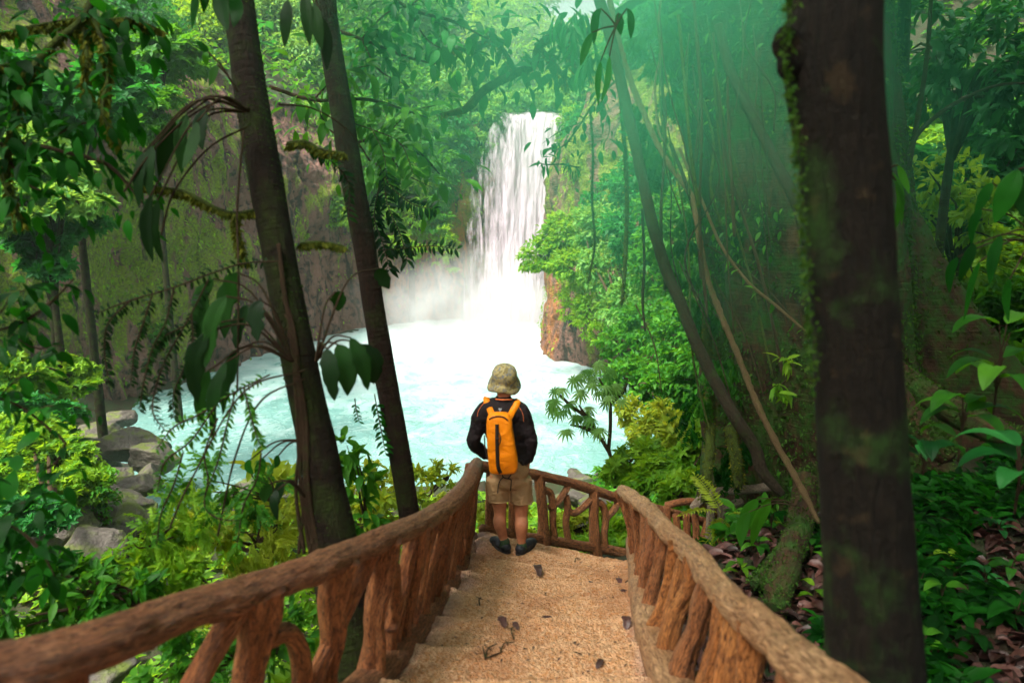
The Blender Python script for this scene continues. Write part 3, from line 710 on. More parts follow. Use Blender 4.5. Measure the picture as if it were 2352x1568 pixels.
while yy < 5.75:
    post(right, RB, yy, .042 + .014 * rng.random(), ('post_orange' if yy < 3.9 else 'post') if i % 3 else 'post', dy=.05 * rng.normal() * .4);
    if i % 3 == 1 and yy < 4.2: brace(right, RB, [(yy + .05, .0), (yy + .12, .4), (yy + .17, .95)], .042, 'post_orange' if yy < 4 else 'post')
    yy += .30 + .05 * rng.random(); i += 1
# cross rail beyond the landing
def CR(px, py, z): return P(px, py, z)
cross = thing('log_railing', P(1300, 1250, 6.9), 'brown log railing crossing behind the hiker above the green slope', 'railing')
zc = lambda px: 6.55 + (px - 1112) * .0026
limb('handrail', cross, [CR(x, y, zc(x)) for x, y in ((1104, 1070), (1160, 1078), (1225, 1088), (1290, 1103), (1350, 1120), (1425, 1145), (1500, 1166), (1560, 1182), (1640, 1204), (1655, 1208))], .052, M['post'], S_(), 14, .15, .08, .03)
limb('bottom_rail', cross, [CR(x, y, zc(x)) for x, y in ((1106, 1214), (1160, 1224), (1210, 1234), (1262, 1240), (1320, 1250), (1370, 1257), (1430, 1268), (1520, 1285))], .052, M['post'], S_(), 14, .15, .1, .03)
for pts, r in ((((1238, 1090), (1246, 1170), (1250, 1262)), .062), (((1364, 1122), (1364, 1200), (1370, 1280)), .062), (((1126, 1080), (1124, 1150), (1126, 1222)), .045), (((1178, 1084), (1177, 1150), (1180, 1228)), .05)):
    limb('post', cross, [CR(x, y, zc(x)) for x, y in pts], [r * .9, r * .85, r * 1.15], M['post'], S_(), 12, .15, .1, .03)
for pts in (((1244, 1122), (1264, 1132), (1270, 1165), (1270, 1200), (1274, 1238)), ((1308, 1110), (1296, 1132), (1276, 1158), (1262, 1166)), ((1300, 1138), (1304, 1165), (1300, 1200), (1306, 1242)),
            ((1356, 1148), (1338, 1166), (1318, 1178), (1304, 1172)), ((1368, 1152), (1384, 1160), (1392, 1190), (1388, 1225), (1390, 1255)), ((1422, 1150), (1410, 1170), (1396, 1186), (1390, 1196))):
    limb('branch', cross, [CR(x, y, zc(x)) for x, y in pts], .036, M['post'], S_(), 10, .15, .12, .03)
lower = thing('log_railing', P(1600, 1280, 8.0), 'small brown log railing descending beyond the right handrail', 'railing')
z2 = lambda px: 7.4 + (px - 1430) * .001
limb('handrail', lower, [P(x, y, z2(x)) for x, y in ((1530, 1160), (1570, 1152), (1600, 1154), (1640, 1178), (1668, 1196))], .04, M['post'], S_(), 10, .12, .08, .04)
for a, b in (((1532, 1162), (1530, 1240)), ((1552, 1180), (1556, 1260)), ((1576, 1180), (1574, 1262)), ((1596, 1180), (1596, 1290)), ((1626, 1196), (1596, 1270)), ((1640, 1196), (1640, 1310)), ((1650, 1225), (1612, 1285)), ((1654, 1230), (1650, 1310))):
    limb('post', lower, [P(*a, z2(a[0])), P((a[0] + b[0]) / 2 + 3, (a[1] + b[1]) / 2, z2(a[0])), P(*b, z2(b[0]))], .04, M['post'], S_(), 10, .12, .1, .04)
grey = thing('log_railing', P(1640, 1220, 7.5), 'pale grey log railing farthest down the slope near the hanging roots', 'railing')
limb('handrail', grey, [P(x, y, 7.5 + (x - 1600) * .001) for x, y in ((1592, 1168), (1606, 1150), (1634, 1132), (1680, 1127), (1730, 1122), (1775, 1116))], .05, M['rail_grey'], S_(), 12, .12, .06, .04)
for pts in (((1628, 1134), (1632, 1180), (1628, 1240), (1620, 1290)), ((1642, 1138), (1656, 1150), (1658, 1175), (1656, 1205)), ((1658, 1168), (1680, 1160), (1704, 1150))):
    limb('post', grey, [P(x, y, 7.55) for x, y in pts], .045, M['rail_grey'], S_(), 10, .12, .1, .04)

# ------------------------------------------------------------------ the hiker
YM = 5.52
def Q(sx, sy, dy=0.0):            # photograph pixels of the 2560 px original, on a plane at the hiker's distance
    return PY(sx * .91875, sy * .91875, YM + dy)
def cap_(mb, a, b, ra, rb, n=7, sides=16): tube(mb, [a, a * .5 + b * .5, b], [ra, (ra + rb) / 2, rb], sides, n=n)
def chain(mb, pts, rad, sides=18, n=30):
    tube(mb, pts, rad, sides, n=n); ellipsoid(mb, pts[0], [rad[0]] * 3, 14, 10); ellipsoid(mb, pts[-1], [rad[-1]] * 3, 14, 10)
gz = path_z(0.1, YM)
foot0 = Q(1285, 1375)
man = thing('person', (foot0[0], YM, gz), 'hiker seen from behind in bucket hat, black shirt and khaki shorts at the railing', 'person')
mb = MB()
# legs, down to the ankles
LK, RK = Q(1250, 1282, .02), Q(1303, 1288, .02)
LA, RA = Q(1262, 1352, 0.0), Q(1304, 1362, -.03)
LH, RH = Q(1246, 1190, .03), Q(1300, 1192, .03)
chain(mb, [LH, Q(1247, 1240, .03), LK, Q(1249, 1305, .0), Q(1256, 1335, .01), LA], [.074, .072, .054, .058, .041, .034])
chain(mb, [RH, Q(1302, 1240, .03), RK, Q(1304, 1312, -.02), Q(1303, 1342, -.02), RA], [.074, .072, .055, .059, .042, .034])
ellipsoid(mb, LA + [-.02, .04, -.04], (.032, .06, .022)); ellipsoid(mb, RA + [.02, .04, -.04], (.032, .06, .022))
# trunk and neck
cst = [(Q(1274, 1178, .03), (.165, .11)), (Q(1272, 1120, .03), (.145, .10)), (Q(1262, 1060, .04), (.18, .11)), (Q(1258, 1020, .05), (.185, .10))]
for c, (a, b) in cst: ellipsoid(mb, c, (a * .82, b * .72, .15 if a < .17 else .08), 20, 14)
chain(mb, [Q(1258, 1022, .05), Q(1260, 1000, .05), Q(1260, 975, .06)], [.06, .057, .062])
# head facing the falls
hc = Q(1261, 955, .09)
ellipsoid(mb, hc, (.078, .098, .115), 24, 18); ellipsoid(mb, hc + [0, .04, -.07], (.058, .062, .055)); ellipsoid(mb, hc + [0, .105, -.012], (.014, .022, .028))
ellipsoid(mb, hc + [0, .10, -.055], (.026, .014, .012)); ellipsoid(mb, hc + [0, .112, -.088], (.02, .014, .016))
for s in (-1, 1): ellipsoid(mb, hc + [s * .081, .005, -.012], (.012, .022, .032)); ellipsoid(mb, hc + [s * .032, .088, .012], (.015, .012, .010))
# arms
LS, RS = Q(1208, 1030, .04), Q(1304, 1034, .04)
LE, RE = Q(1184, 1106, .02), Q(1328, 1104, .02)
LW, RW = Q(1216, 1140, .17), Q(1322, 1150, .05)
chain(mb, [LS, (LS + LE) / 2, LE, (LE + LW) / 2, LW], [.05, .046, .04, .036, .027]); chain(mb, [RS, (RS + RE) / 2, RE, (RE + RW) / 2, RW], [.05, .046, .04, .036, .027])
def hand(mb, w, d, n_, side):
    d = nrm(d); n_ = nrm(np.asarray(n_, float) - d * np.dot(n_, d)); x = np.cross(d, n_) * side
    R = np.stack([x, d, n_], -1)
    ellipsoid(mb, w + d * .055, (.041, .052, .016), 16, 12, rot=R)
    for i, (L, o) in enumerate(((.066, -.030), (.076, -.010), (.071, .011), (.055, .030))):
        b = w + d * .095 + x * o; c1 = .35; p = [b, b + d * L * .42 * 1, b + d * L * .75 - n_ * L * .22 * c1 * 2, b + d * L * .92 - n_ * L * .5 * c1 * 2]
        tube(mb, p, [.0095, .009, .0085, .007], 10, n=12);
    b = w + d * .03 - x * .032; tube(mb, [b, b - x * .028 + d * .02, b - x * .036 + d * .045 - n_ * .01], [.012, .0105, .0085], 10, n=10)
hand(mb, LW, [.35, .75, -.45], [0, .3, 1], 1); hand(mb, RW, [-.12, .1, -1], [1, 0, 0], -1)
body = solid(mb, 'b', .0075, 5); build(body, 'body', M['skin'], man)
# shirt
mb = MB(); f = 1.0
for c, a, b, h in ((Q(1274, 1146, .03), .168, .125, .13), (Q(1273, 1115, .03), .158, .122, .15), (Q(1266, 1075, .04), .182, .13, .15), (Q(1258, 1040, .05), .200, .125, .12), (Q(1258, 1018, .05), .155, .10, .075)):
    ellipsoid(mb, c, (a, b, h), 24, 16)
chain(mb, [Q(1258, 1028, .05), Q(1260, 1001, .05)], [.11, .072])
chain(mb, [Q(1235, 1018, .05), LS + [.0, 0, -.005], (LS + LE) / 2 + [-.005, 0, 0], LE, (LE + LW) / 2, LW * .9 + LE * .1], [.085, .082, .067, .060, .052, .042])
chain(mb, [Q(1282, 1020, .05), RS + [.0, 0, -.005], (RS + RE) / 2 + [.005, 0, 0], RE, (RE + RW) / 2, RW * .9 + RE * .1], [.085, .082, .067, .060, .053, .042])
sh = solid(mb, 's', .009, 4)
V = sh.V[0]; Nn = 1; q = V * np.array([9, 9, 16]); V[:, 0] += .009 * fbm(q, 3, 61); V[:, 1] += .015 * fbm(q, 3, 62); V[:, 2] += .006 * fbm(q, 3, 63)
# cut the neck hole by dropping what lies above the collar
shirt = build(sh, 'shirt', M['shirt'], man)
mb = MB(); c = Q(1260, 998, .05); th = np.linspace(0, 2 * np.pi, 25)
tube(mb, np.stack([c[0] + .072 * np.cos(th), c[1] + .072 * np.sin(th), c[2] + .004 - .012 * np.sin(th)], -1), .006, 8, n=60, cap=False); build(mb, 'collar_trim', M['seam'], shirt)
from mathutils.bvhtree import BVHTree
def surf(mb):
    return BVHTree.FromPolygons([tuple(v) for v in np.concatenate(mb.V)], [tuple(int(i) for i in f) for F in mb.F for f in F])
bv = surf(sh)
def ontoy(p, gap=.003):
    h = bv.ray_cast(Vector((p[0], p[1] - 1.0, p[2])), Vector((0, 1, 0)))
    return np.array(h[0]) + np.array([0, -gap, 0]) if h[0] else np.array([p[0], YM - .06, p[2]])
for pts in (((1194, 1038), (1196, 1026), (1202, 1016), (1210, 1008)), ((1309, 1050), (1307, 1032), (1300, 1018), (1292, 1010))):
    mb = MB(); tube(mb, [ontoy(Q(*p)) for p in pts], .0022, 6, n=24); build(mb, 'shoulder_seam', M['seam'], shirt)
mb = MB()
for a, b in (((1247, 1017), (1254, 1028)), ((1254, 1017), (1247, 1028)), ((1247, 1017), (1254, 1018)), ((1247, 1028), (1254, 1028))):
    tube(mb, [ontoy(Q(*a)), ontoy(Q(*b))], .0045, 6, n=6)
build(mb, 'chest_print', M['grey'], shirt).name = 'back_print'
# shorts: hips and two wide legs
mb = MB()
ellipsoid(mb, Q(1273, 1172, .03), (.172, .135, .12), 24, 16); ellipsoid(mb, Q(1273, 1196, .03), (.170, .132, .10), 24, 16)
chain(mb, [Q(1273, 1150, .03), Q(1273, 1162, .03)], [.14, .155])
for top, hem, w in ((Q(1244, 1195, .03), Q(1247, 1248, .03), 0), (Q(1300, 1195, .03), Q(1304, 1252, .03), 0)):
    tube(mb, [top, (top + hem) / 2, hem], [.102, .100, .098], 22, n=8)
so = solid(mb, 'so', .009, 3); V = so.V[0]; q = V * np.array([10, 10, 8]); V[:, 1] += .018 * fbm(q, 3, 71); V[:, 0] += .009 * fbm(q, 3, 72)
shorts = build(so, 'shorts', M['shorts'], man)
for sx0, sx1, sy in ((1221, 1273, 1246), (1279, 1330, 1250)):
    mb = MB(); c = Q((sx0 + sx1) / 2, sy, .03); th = np.linspace(0, 2 * np.pi, 25)
    tube(mb, np.stack([c[0] + .097 * np.cos(th), c[1] + .097 * np.sin(th), c[2] + th * 0], -1), .006, 8, n=50, cap=False); build(mb, 'hem', M['shorts'], shorts)
# socks and shoes
for A, yaw, lab in ((LA, .55, 0), (RA, -.55, 1)):
    d = np.array([-math.sin(yaw), math.cos(yaw), 0]); gz2 = path_z(A[0], A[1])
    h0 = np.array([A[0], A[1], gz2])
    mb = MB(); chain(mb, [A + [0, 0, -.005], np.array([A[0], A[1], gz2 + .05])], [.044, .046]); build(mb, 'sock', M['sock'], man)
    mb = MB(); R = rotm(0, 0, yaw)
    ellipsoid(mb, h0 - d * .015 + [0, 0, .045], (.047, .052, .05), rot=R); ellipsoid(mb, h0 + d * .08 + [0, 0, .04], (.05, .10, .042), rot=R); ellipsoid(mb, h0 + d * .16 + [0, 0, .034], (.053, .065, .034), rot=R)
    so = solid(mb, 'x', .007, 3); shoe = build(so, 'shoe', M['shoe'], man)
    mb = MB(); ellipsoid(mb, h0 + d * .075 + [0, 0, .012], (.056, .155, .016), 24, 8, rot=R); build(mb, 'sole', M['strap'], shoe)
# bucket hat
mb = MB(); hcx = Q(1261, 945, .085); th = np.linspace(0, 2 * np.pi, 40, endpoint=False)
prof = [(0.0, .120), (.036, .117), (.068, .106), (.092, .086), (.105, .056), (.109, .022), (.107, -.004), (.116, -.014), (.128, -.028), (.138, -.046), (.141, -.062), (.136, -.066), (.118, -.045), (.104, -.02)]
VV = []
for k, (r, z) in enumerate(prof):
    rr = max(r, .001) * (1 + .05 * fbm(np.stack([np.cos(th) * 2, np.sin(th) * 2, th * 0 + z * 12], -1), 3, 81));
    zz_ = z + (.012 * np.sin(th * 3 + 1) + .02 * np.sin(th)) * (r > .11) - .018 * (r > .11) * np.cos(th * 2)
    VV.append(np.stack([rr * np.cos(th), rr * 1.06 * np.sin(th), zz_], -1))
VV = np.array(VV); Rt = rotm(.34, .05, 0); VV = (VV.reshape(-1, 3) @ Rt.T) + hcx
nu = 40; Fq = []
i = np.arange(len(prof) - 1)[:, None] * nu; j = np.arange(nu)[None]; j2 = (j + 1) % nu
mb.add(VV, np.stack([i + j, i + nu + j, i + nu + j2, i + j2], -1).reshape(-1, 4)); build(mb, 'bucket_hat', M['hat'], man)
# backpack, worn but a thing of its own
pc = Q(1258, 1110, -.17)
pack = thing('backpack', Q(1256, 1180, -.15), 'slim orange backpack with dark centre strip worn on the back of the hiker', 'backpack')
mb = MB(); rowsP = [(1182, 1233, 1282, .05), (1176, 1224, 1291, .085), (1150, 1221, 1295, .115), (1110, 1218, 1288, .125), (1075, 1216, 1283, .115), (1048, 1217, 1279, .10), (1036, 1222, 1274, .08), (1031, 1230, 1266, .04)]
VV = []; ns = 36; th = np.linspace(0, 2 * np.pi, ns, endpoint=False)
sp = spline(np.array([[r[1], r[2], r[0], r[3]] for r in rowsP], float)[:, [0, 1, 2, 3]], 44)
for a, b, sy, dep in sp:
    A, B_ = Q(a, sy, -.17), Q(b, sy, -.17); c = (A + B_) / 2; hw = (B_[0] - A[0]) / 2
    ex = .55; x = np.sign(np.cos(th)) * np.abs(np.cos(th)) ** ex * hw; y = np.sign(np.sin(th)) * np.abs(np.sin(th)) ** ex * max(dep, .02) * .62
    VV.append(np.stack([c[0] + x, c[1] + y, c[2] + 0 * x], -1))
VV = np.array(VV); VV[..., 1] += .010 * fbm(VV * np.array([14, 1, 11]), 3, 91); VV[..., 0] += .004 * fbm(VV * 12, 2, 92)
n = len(VV); i = np.arange(n - 1)[:, None] * ns; j = np.arange(ns)[None]; j2 = (j + 1) % ns
FL = [np.stack([i + j, i + j2, i + ns + j2, i + ns + j], -1).reshape(-1, 4)]
VV = np.vstack([VV.reshape(-1, 3), VV[0].mean(0) + [0, 0, -.006], VV[-1].mean(0) + [0, 0, .006]]); jj = np.arange(ns); j2 = (jj + 1) % ns
FL += [np.stack([j2, jj, np.full(ns, n * ns)], -1), np.stack([(n - 1) * ns + jj, (n - 1) * ns + j2, np.full(ns, n * ns + 1)], -1)]
mb.add(VV, FL); bag = build(mb, 'bag', M['pack'], pack); bvp = surf(mb)
def onpack(sx, sy, gap=.003):
    p = Q(sx, sy, -.17); h = bvp.ray_cast(Vector((p[0], p[1] - 1, p[2])), Vector((0, 1, 0)))
    return np.array(h[0]) + [0, -gap, 0] if h[0] is not None else p
def band(mb, pts, w, nrm_=(0, -1, 0), th=.004):
    c = spline(pts, 24); T = nrm(np.gradient(c, axis=0)); S = nrm(np.cross(T, np.array(nrm_, float))); N_ = np.cross(S, T)
    V = np.concatenate([c - S * w - N_ * th, c - S * w + N_ * th, c + S * w + N_ * th, c + S * w - N_ * th]); n = 24; i = np.arange(n - 1)
    F = np.concatenate([np.stack([i + a * n, i + a * n + 1, i + ((a + 1) % 4) * n + 1, i + ((a + 1) % 4) * n], -1) for a in range(4)])
    mb.add(V, F)
mb = MB(); band(mb, [onpack(1243, 1054), onpack(1243, 1090), onpack(1244, 1130), onpack(1246, 1160), onpack(1252, 1176)], .0145); build(mb, 'webbing_strip', M['strap'], bag)
mb = MB(); band(mb, [onpack(1223, 1044, .004), onpack(1232, 1038, .004), onpack(1246, 1036, .004), onpack(1260, 1038, .004), onpack(1270, 1046, .004)], .004); build(mb, 'zip', M['strap'], bag)
mb = MB(); tube(mb, [onpack(1246, 1072, .006), onpack(1251, 1080, .02), onpack(1252, 1092, .022), onpack(1247, 1104, .012), onpack(1244, 1108, .006)], .0035, 8, n=24)
tube(mb, [onpack(1239, 1088, .006), onpack(1249, 1088, .008)], .007, 8, n=5); build(mb, 'buckle', M['strap'], bag)
for pts in (((1236, 1042, -.16), (1226, 1022, -.10), (1216, 1004, .0), (1213, 998, .06)), ((1270, 1042, -.16), (1281, 1024, -.10), (1292, 1008, .0), (1296, 1001, .06))):
    mb = MB(); pp = []
    for (a, b, dd_) in pts:
        w = Q(a, b); s_ = ontoy(w, .006); pp.append(s_ if dd_ > -.15 else (s_ + onpack(a, b + 6)) / 2)
    pp[-1] = pp[-2] + np.array([0, .045, .012]); pp.append(pp[-1] + [0, .08, -.05])
    band(mb, pp, .026, (0, -1, .35), .006); build(mb, 'shoulder_strap', M['pack'], pack)
mb = MB()
for pts in (((1255, 1180), (1258, 1192), (1270, 1196), (1278, 1200), (1276, 1226)), ((1258, 1192), (1248, 1205), (1244, 1232)), ((1270, 1196), (1276, 1188), (1279, 1182))):
    tube(mb, [Q(a, b, -.125) for a, b in pts], .0045, 6, n=16)
build(mb, 'drawcord', M['strap'], pack)
mb = MB(); tube(mb, [Q(1293, 1150, -.10), Q(1305, 1152, -.09), Q(1310, 1162, -.10)], .006, 6, n=10); tube(mb, [Q(1211, 1088, -.05), Q(1213, 1120, -.08), Q(1220, 1150, -.12)], .006, 6, n=10); build(mb, 'side_strap', M['strap'], pack)
# ------------------------------------------------------------------ plants
LS_far = T_simple(.5, .1, .15); LS_near = T_leaf(.40, .09, .25); LS_slim = T_leaf(.26, .05, .3)
PIN = T_pinnate(9, .26, .42, .45); FERN = T_pinnate(15, .24, .26, .6, fan=1.25, hang=.1); PALM = T_palmate(9, 2.6, 1.0, .2, .35)
ROS = T_rosette(6); ROS5 = T_rosette(5, .5, .5, T_simple(.5, .1, .2)); DROOP = T_pinnate(8, .30, .34, .25, fan=.75, hang=.9, leaf=T_simple(.42, .06, .3))
def plant(name, label, cat, blobs, lp, T=LS_far, mat='leaf_mid', dens=2.0, group=None, stem=True, srad=None, part='foliage', base=None, smat='twig', **kw):
    """blobs: (px, py, depth, rx[, ry]) on the picture; lp = leaf length in the same units at the first blob's depth"""
    bl = [blob(*b) for b in blobs]; c0 = bl[0][0]
    size = lp / FPX * blobs[0][2]
    lo = min(bl, key=lambda b: b[0][2])
    if base is None:
        gz_ = float(ground_z(np.array([lo[0][0]]), np.array([lo[0][1]]))[0])
        base = np.array([lo[0][0], lo[0][1], min(gz_, lo[0][2] - lo[1][2] * .5)])
        if lo[0][2] - gz_ > 2.2 * lo[1][2]: base = lo[0] + np.array([.15 * lo[1][0], .7 * lo[1][1], -.6 * lo[1][2]])     # rooted in the rock face behind
    base = np.asarray(base, float)
    t = thing(name, base, label, cat, group)
    mb = MB(); crown(mb, bl, size, T, dens, **kw); build(mb, part, M[mat], t, smooth=False)
    if stem:
        mb = MB(); sr = srad or max(.012, .06 * bl[0][1][0])
        for c, r in bl:
            for q in range(3 if len(bl) < 4 else 2):
                e = c + rsph(1)[0] * r * .55; mid = base * .45 + e * .55 + rng.normal(size=3) * r * .15; mid[2] += .1 * abs(e[2] - base[2])
                tube(mb, [base + rng.normal(size=3) * sr, mid, e], [sr, sr * .7, sr * .25], 6, n=12, amp=.2)
        build(mb, 'stem', M[smat], t)
    return t
def tree(label, blobs, lp, mat='leaf_mid', trunk=None, tr=None, T=LS_far, dens=2.0, group=None, tmat='bark', name='tree', **kw):
    bl = [blob(*b) for b in blobs]; size = lp / FPX * blobs[0][2]; c = sum(b[0] for b in bl) / len(bl)
    g = float(ground_z(np.array([c[0]]), np.array([c[1]]))[0])
    base = np.array([c[0], c[1], min(g, c[2] - .6 * bl[0][1][2])]) if trunk is None else np.asarray(trunk, float)
    t = thing(name, base, label, 'tree', group)
    mb = MB(); crown(mb, bl, size, T, dens, **kw); build(mb, 'crown', M[mat], t, smooth=False)
    mb = MB(); tr = tr or .09 * bl[0][1][0]
    tube(mb, [base - [0, 0, .3], base * .5 + c * .5 + rng.normal(size=3) * tr, c], [tr * 1.3, tr, tr * .6], 10, n=24, amp=.15, freq=2)
    for cc_, r in bl:
        for q in range(3):
            e = cc_ + rsph(1)[0] * r * .6; tube(mb, [base * .25 + c * .75, (c + e) / 2 + rng.normal(size=3) * r * .1, e], [tr * .6, tr * .4, tr * .12], 6, n=12, amp=.2)
    build(mb, 'trunk', M[tmat], t); return t

# ---- forest on and behind the rim (far)
RIM = 'trees along the rim above the waterfall'
tree('pale tree leaning over the top left of the waterfall', [(1115, 250, 76, 62, 52), (1060, 200, 78, 70), (1150, 190, 78, 50), (1100, 330, 74.5, 34, 26), (1075, 372, 74, 26, 30)], 13, 'leaf_pale', group=RIM, tr=.35, dens=2.3)
tree('bright yellowish tree in the valley behind the top of the falls', [(1220, 150, 92, 90), (1170, 80, 95, 90), (1270, 215, 88, 50)], 12, 'leaf_lime', group=RIM, dens=2.1)
tree('pale tree rising at top right of the waterfall under the glow', [(1360, 230, 84, 80), (1330, 130, 88, 75), (1400, 150, 84, 70)], 13, 'leaf_pale', group=RIM, dens=2)
tree('tall pale green tree at top centre with sky breaking through', [(1080, 40, 104, 95), (1180, -30, 106, 100), (1000, -40, 106, 90)], 12, 'leaf_pale', group=RIM, dens=1.5)
tree('mid green tree behind the slimmer dark trunk near the top', [(880, 150, 82, 95), (830, 60, 84, 90), (950, 230, 78, 70), (920, 40, 88, 90)], 12, 'leaf_mid', group=RIM)
tree('pale lumpy tree between the two dark trunks', [(700, 160, 80, 85), (650, 260, 76, 80), (720, 300, 72, 70), (640, 60, 84, 90)], 12, 'leaf_pale', group=RIM)
tree('lime tree just left of the thick dark trunk at mid height', [(420, 180, 70, 90), (470, 280, 66, 80), (380, 300, 64, 70), (480, 90, 74, 90)], 13, 'leaf_lime', group=RIM)
tree('mid green tree at the top left behind the mossy branch', [(300, 80, 66, 110), (180, 20, 66, 110), (320, 190, 62, 80)], 13, 'leaf_cool', group=RIM)
tree('dark green tree on the far left cliff top', [(40, 120, 54, 100), (60, 250, 50, 90), (-60, 200, 52, 100)], 15, 'leaf_dark', group=RIM)
tree('mid green tree hanging over the cliff right of the slim dark trunk', [(960, 330, 72, 70), (890, 360, 70, 70), (1010, 280, 74, 50), (840, 300, 72, 70), (980, 400, 71, 40, 46)], 12, 'leaf_mid', group=RIM)
tree('cool green tree to the right of the falls behind hanging vines', [(1440, 320, 70, 90), (1500, 240, 72, 90), (1420, 400, 62, 60)], 13, 'leaf_cool', group=RIM)
tree('cool green tree above the moss covered buttress tree', [(1560, 60, 60, 120), (1480, 120, 66, 90), (1660, 20, 56, 120)], 14, 'leaf_cool', group=RIM)
far = MB()
# distant wood: too many trees to count
n = 26000; px = rng.uniform(-200, 2550, n); yy_ = rng.uniform(80, 210, n); x = (px - 1176) / FPX * yy_ * 1.0
z = ground_z(x, yy_, False); k = np.abs(x - .17 * (yy_ - 75)) > (3 + .09 * np.maximum(yy_ - 75, 0))
x, yy_, z = x[k], yy_[k], z[k]; n = len(x); pos = np.stack([x, yy_, z + rng.uniform(0, 9, n) * (.5 + .5 * vnoise(np.stack([x * .12, yy_ * .12, 0 * x], -1)))], -1)
place(far, LS_far, pos, rsph(n) + [0, -.3, -.2], UP + rsph(n) * .6, rng.uniform(1.2, 2.6, n), rng.random(n) * .6 + .2 * vnoise(pos * .1) + .1)
tag(build(far, 'distant_wood', M['leaf_cool'], loc=(0, 80, 20), smooth=False), 'distant wooded hillside behind the rim', 'woodland', None, 'stuff')

tree('leafy boughs drooping over the lip of the waterfall', [(1175, 240, 73, 40, 17), (1262, 240, 73, 46, 16), (1128, 268, 73, 24, 26), (1302, 272, 73, 24, 30), (1225, 225, 73.5, 60, 16)], 11, 'leaf_pale', group=RIM, tr=.2, dens=2.0)
# ---- plants on the left cliff
CL = 'shrubs clinging to the cliff on the left of the falls'
plant('shrub', 'leafy shrub draping the cliff edge right beside the left of the falls', 'shrub', [(1010, 400, 71.5, 40, 60), (1030, 340, 72, 34, 40), (1000, 490, 71, 26, 50)], 11, mat='leaf_mid', group=CL)
plant('shrub', 'lime shrub spilling over the cliff between the slim trunk and the falls', 'shrub', [(930, 430, 70, 55, 50), (890, 480, 69.5, 40, 50), (960, 500, 70, 34, 44)], 11, mat='leaf_lime', group=CL, dens=1.4)
plant('shrub', 'pale shrub on the cliff between the two dark trunks', 'shrub', [(720, 400, 68, 60, 55), (690, 330, 68, 60), (740, 460, 67, 40, 34)], 12, mat='leaf_pale', group=CL, dens=1.7)
plant('shrub', 'dark creeper covering the cliff left of the thick trunk', 'shrub', [(430, 400, 58, 85, 50), (350, 420, 54, 70, 60), (520, 430, 62, 50)], 11, mat='leaf_mid', group=CL, dens=1.3)
plant('shrub', 'sparse creeper on the brown cliff above the hanging palm leaves', 'shrub', [(470, 520, 60, 80, 60), (400, 560, 57, 50)], 9, mat='leaf_lime', group=CL, dens=.55)
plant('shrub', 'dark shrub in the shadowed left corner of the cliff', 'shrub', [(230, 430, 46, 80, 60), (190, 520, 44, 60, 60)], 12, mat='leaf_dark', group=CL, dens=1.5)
for px_, py_, z_, rx_, ry_, mt_, lab_ in ((330, 330, 60, 80, 50, 'leaf_mid', 'dark shrub hanging under the lime tree left of the thick trunk'), (560, 300, 66, 70, 60, 'leaf_lime', 'lime shrub directly behind the thick trunk below the rim'), (600, 400, 66, 70, 50, 'leaf_pale', 'pale shrub low behind the thick trunk'), (810, 400, 69, 60, 50, 'leaf_mid', 'shrub behind the slim trunk where the cliff starts'), (250, 340, 50, 80, 60, 'leaf_cool', 'cool green shrub hanging below the rim on the far left'), (1040, 300, 73, 40, 50, 'leaf_cool', 'cool shrub hiding the left corner of the waterfall lip'), (780, 480, 68, 40, 34, 'leaf_lime', 'small lime tuft on the brown cliff beside the slim trunk'), (1330, 290, 72, 50, 46, 'leaf_lime', 'lime shrub hiding the right corner of the waterfall lip')):
    plant('shrub', lab_, 'shrub', [(px_, py_, z_, rx_, ry_), (px_ + rx_ * .6, py_ + ry_ * .6, z_ - 1, rx_ * .6, ry_ * .6), (px_ - rx_ * .5, py_ + ry_ * .5, z_ - 1, rx_ * .5, ry_ * .6)], 11, mat=mt_, group=CL, dens=2.0)
mb = MB(); n = 14000; si = rng.integers(0, S, n); ti = (rng.random(n) ** .8 * (Tn - 8) + 6).astype(int); p = Pq[si, ti]; k = fbm(p * .35, 3, 44) + .5 * fbm(p * 1.3, 2, 45) + .2 * sstep(60, 45, p[:, 1]) > .2
p = p[k]; nnv = np.column_stack([nn[si[k]], np.zeros(k.sum())]); n = len(p)
place(mb, LS_far, p + nnv * .25, nnv * .5 + rsph(n) * .6 + [0, 0, -.7], nnv + UP * .7 + rsph(n) * .4, rng.uniform(.16, .42, n), rng.random(n))
tag(build(mb, 'creeper_cover', M['leaf_lime'], loc=(0, 60, 5), smooth=False), 'small creeping plants scattered over the mossy cliff face', 'creeper', None, 'stuff')

for px_, py_, z_, rx_, ry_, mt_, lab_ in ((300, 520, 50, 60, 44, 'leaf_mid', 'mid green shrub on the cliff beside the left mossy twig'), (520, 470, 61, 60, 40, 'leaf_lime', 'lime shrub on the cliff above the hanging palm leaves'), (430, 640, 56, 60, 34, 'leaf_mid', 'low shrub on the cliff above the waterline vines'), (270, 640, 48, 60, 50, 'leaf_dark', 'dark shrub in the damp cliff corner above the boulders'), (330, 760, 47, 50, 34, 'leaf_mid', 'shrub growing low on the cliff near the pool edge'), (650, 520, 65, 44, 40, 'leaf_lime', 'lime creeper tuft just right of the thick trunk'), (760, 300, 69, 50, 40, 'leaf_pale', 'pale tuft on the rim seen between the trunks'), (930, 560, 69, 36, 26, 'leaf_lime', 'bright moss cushion on the rock near the falls'), (1020, 560, 71, 24, 50, 'leaf_lime', 'narrow lime creeper strip beside the falls'), (870, 300, 71, 60, 40, 'leaf_mid', 'leafy clump on the rim right of the slim trunk')):
    plant('shrub', lab_, 'shrub', [(px_, py_, z_, rx_, ry_), (px_ + rx_ * .7, py_ + ry_ * .7, z_ - 1, rx_ * .5, ry_ * .5), (px_ - rx_ * .6, py_ - ry_ * .4, z_, rx_ * .5, ry_ * .6)], 10, mat=mt_, group=CL, dens=1.3)
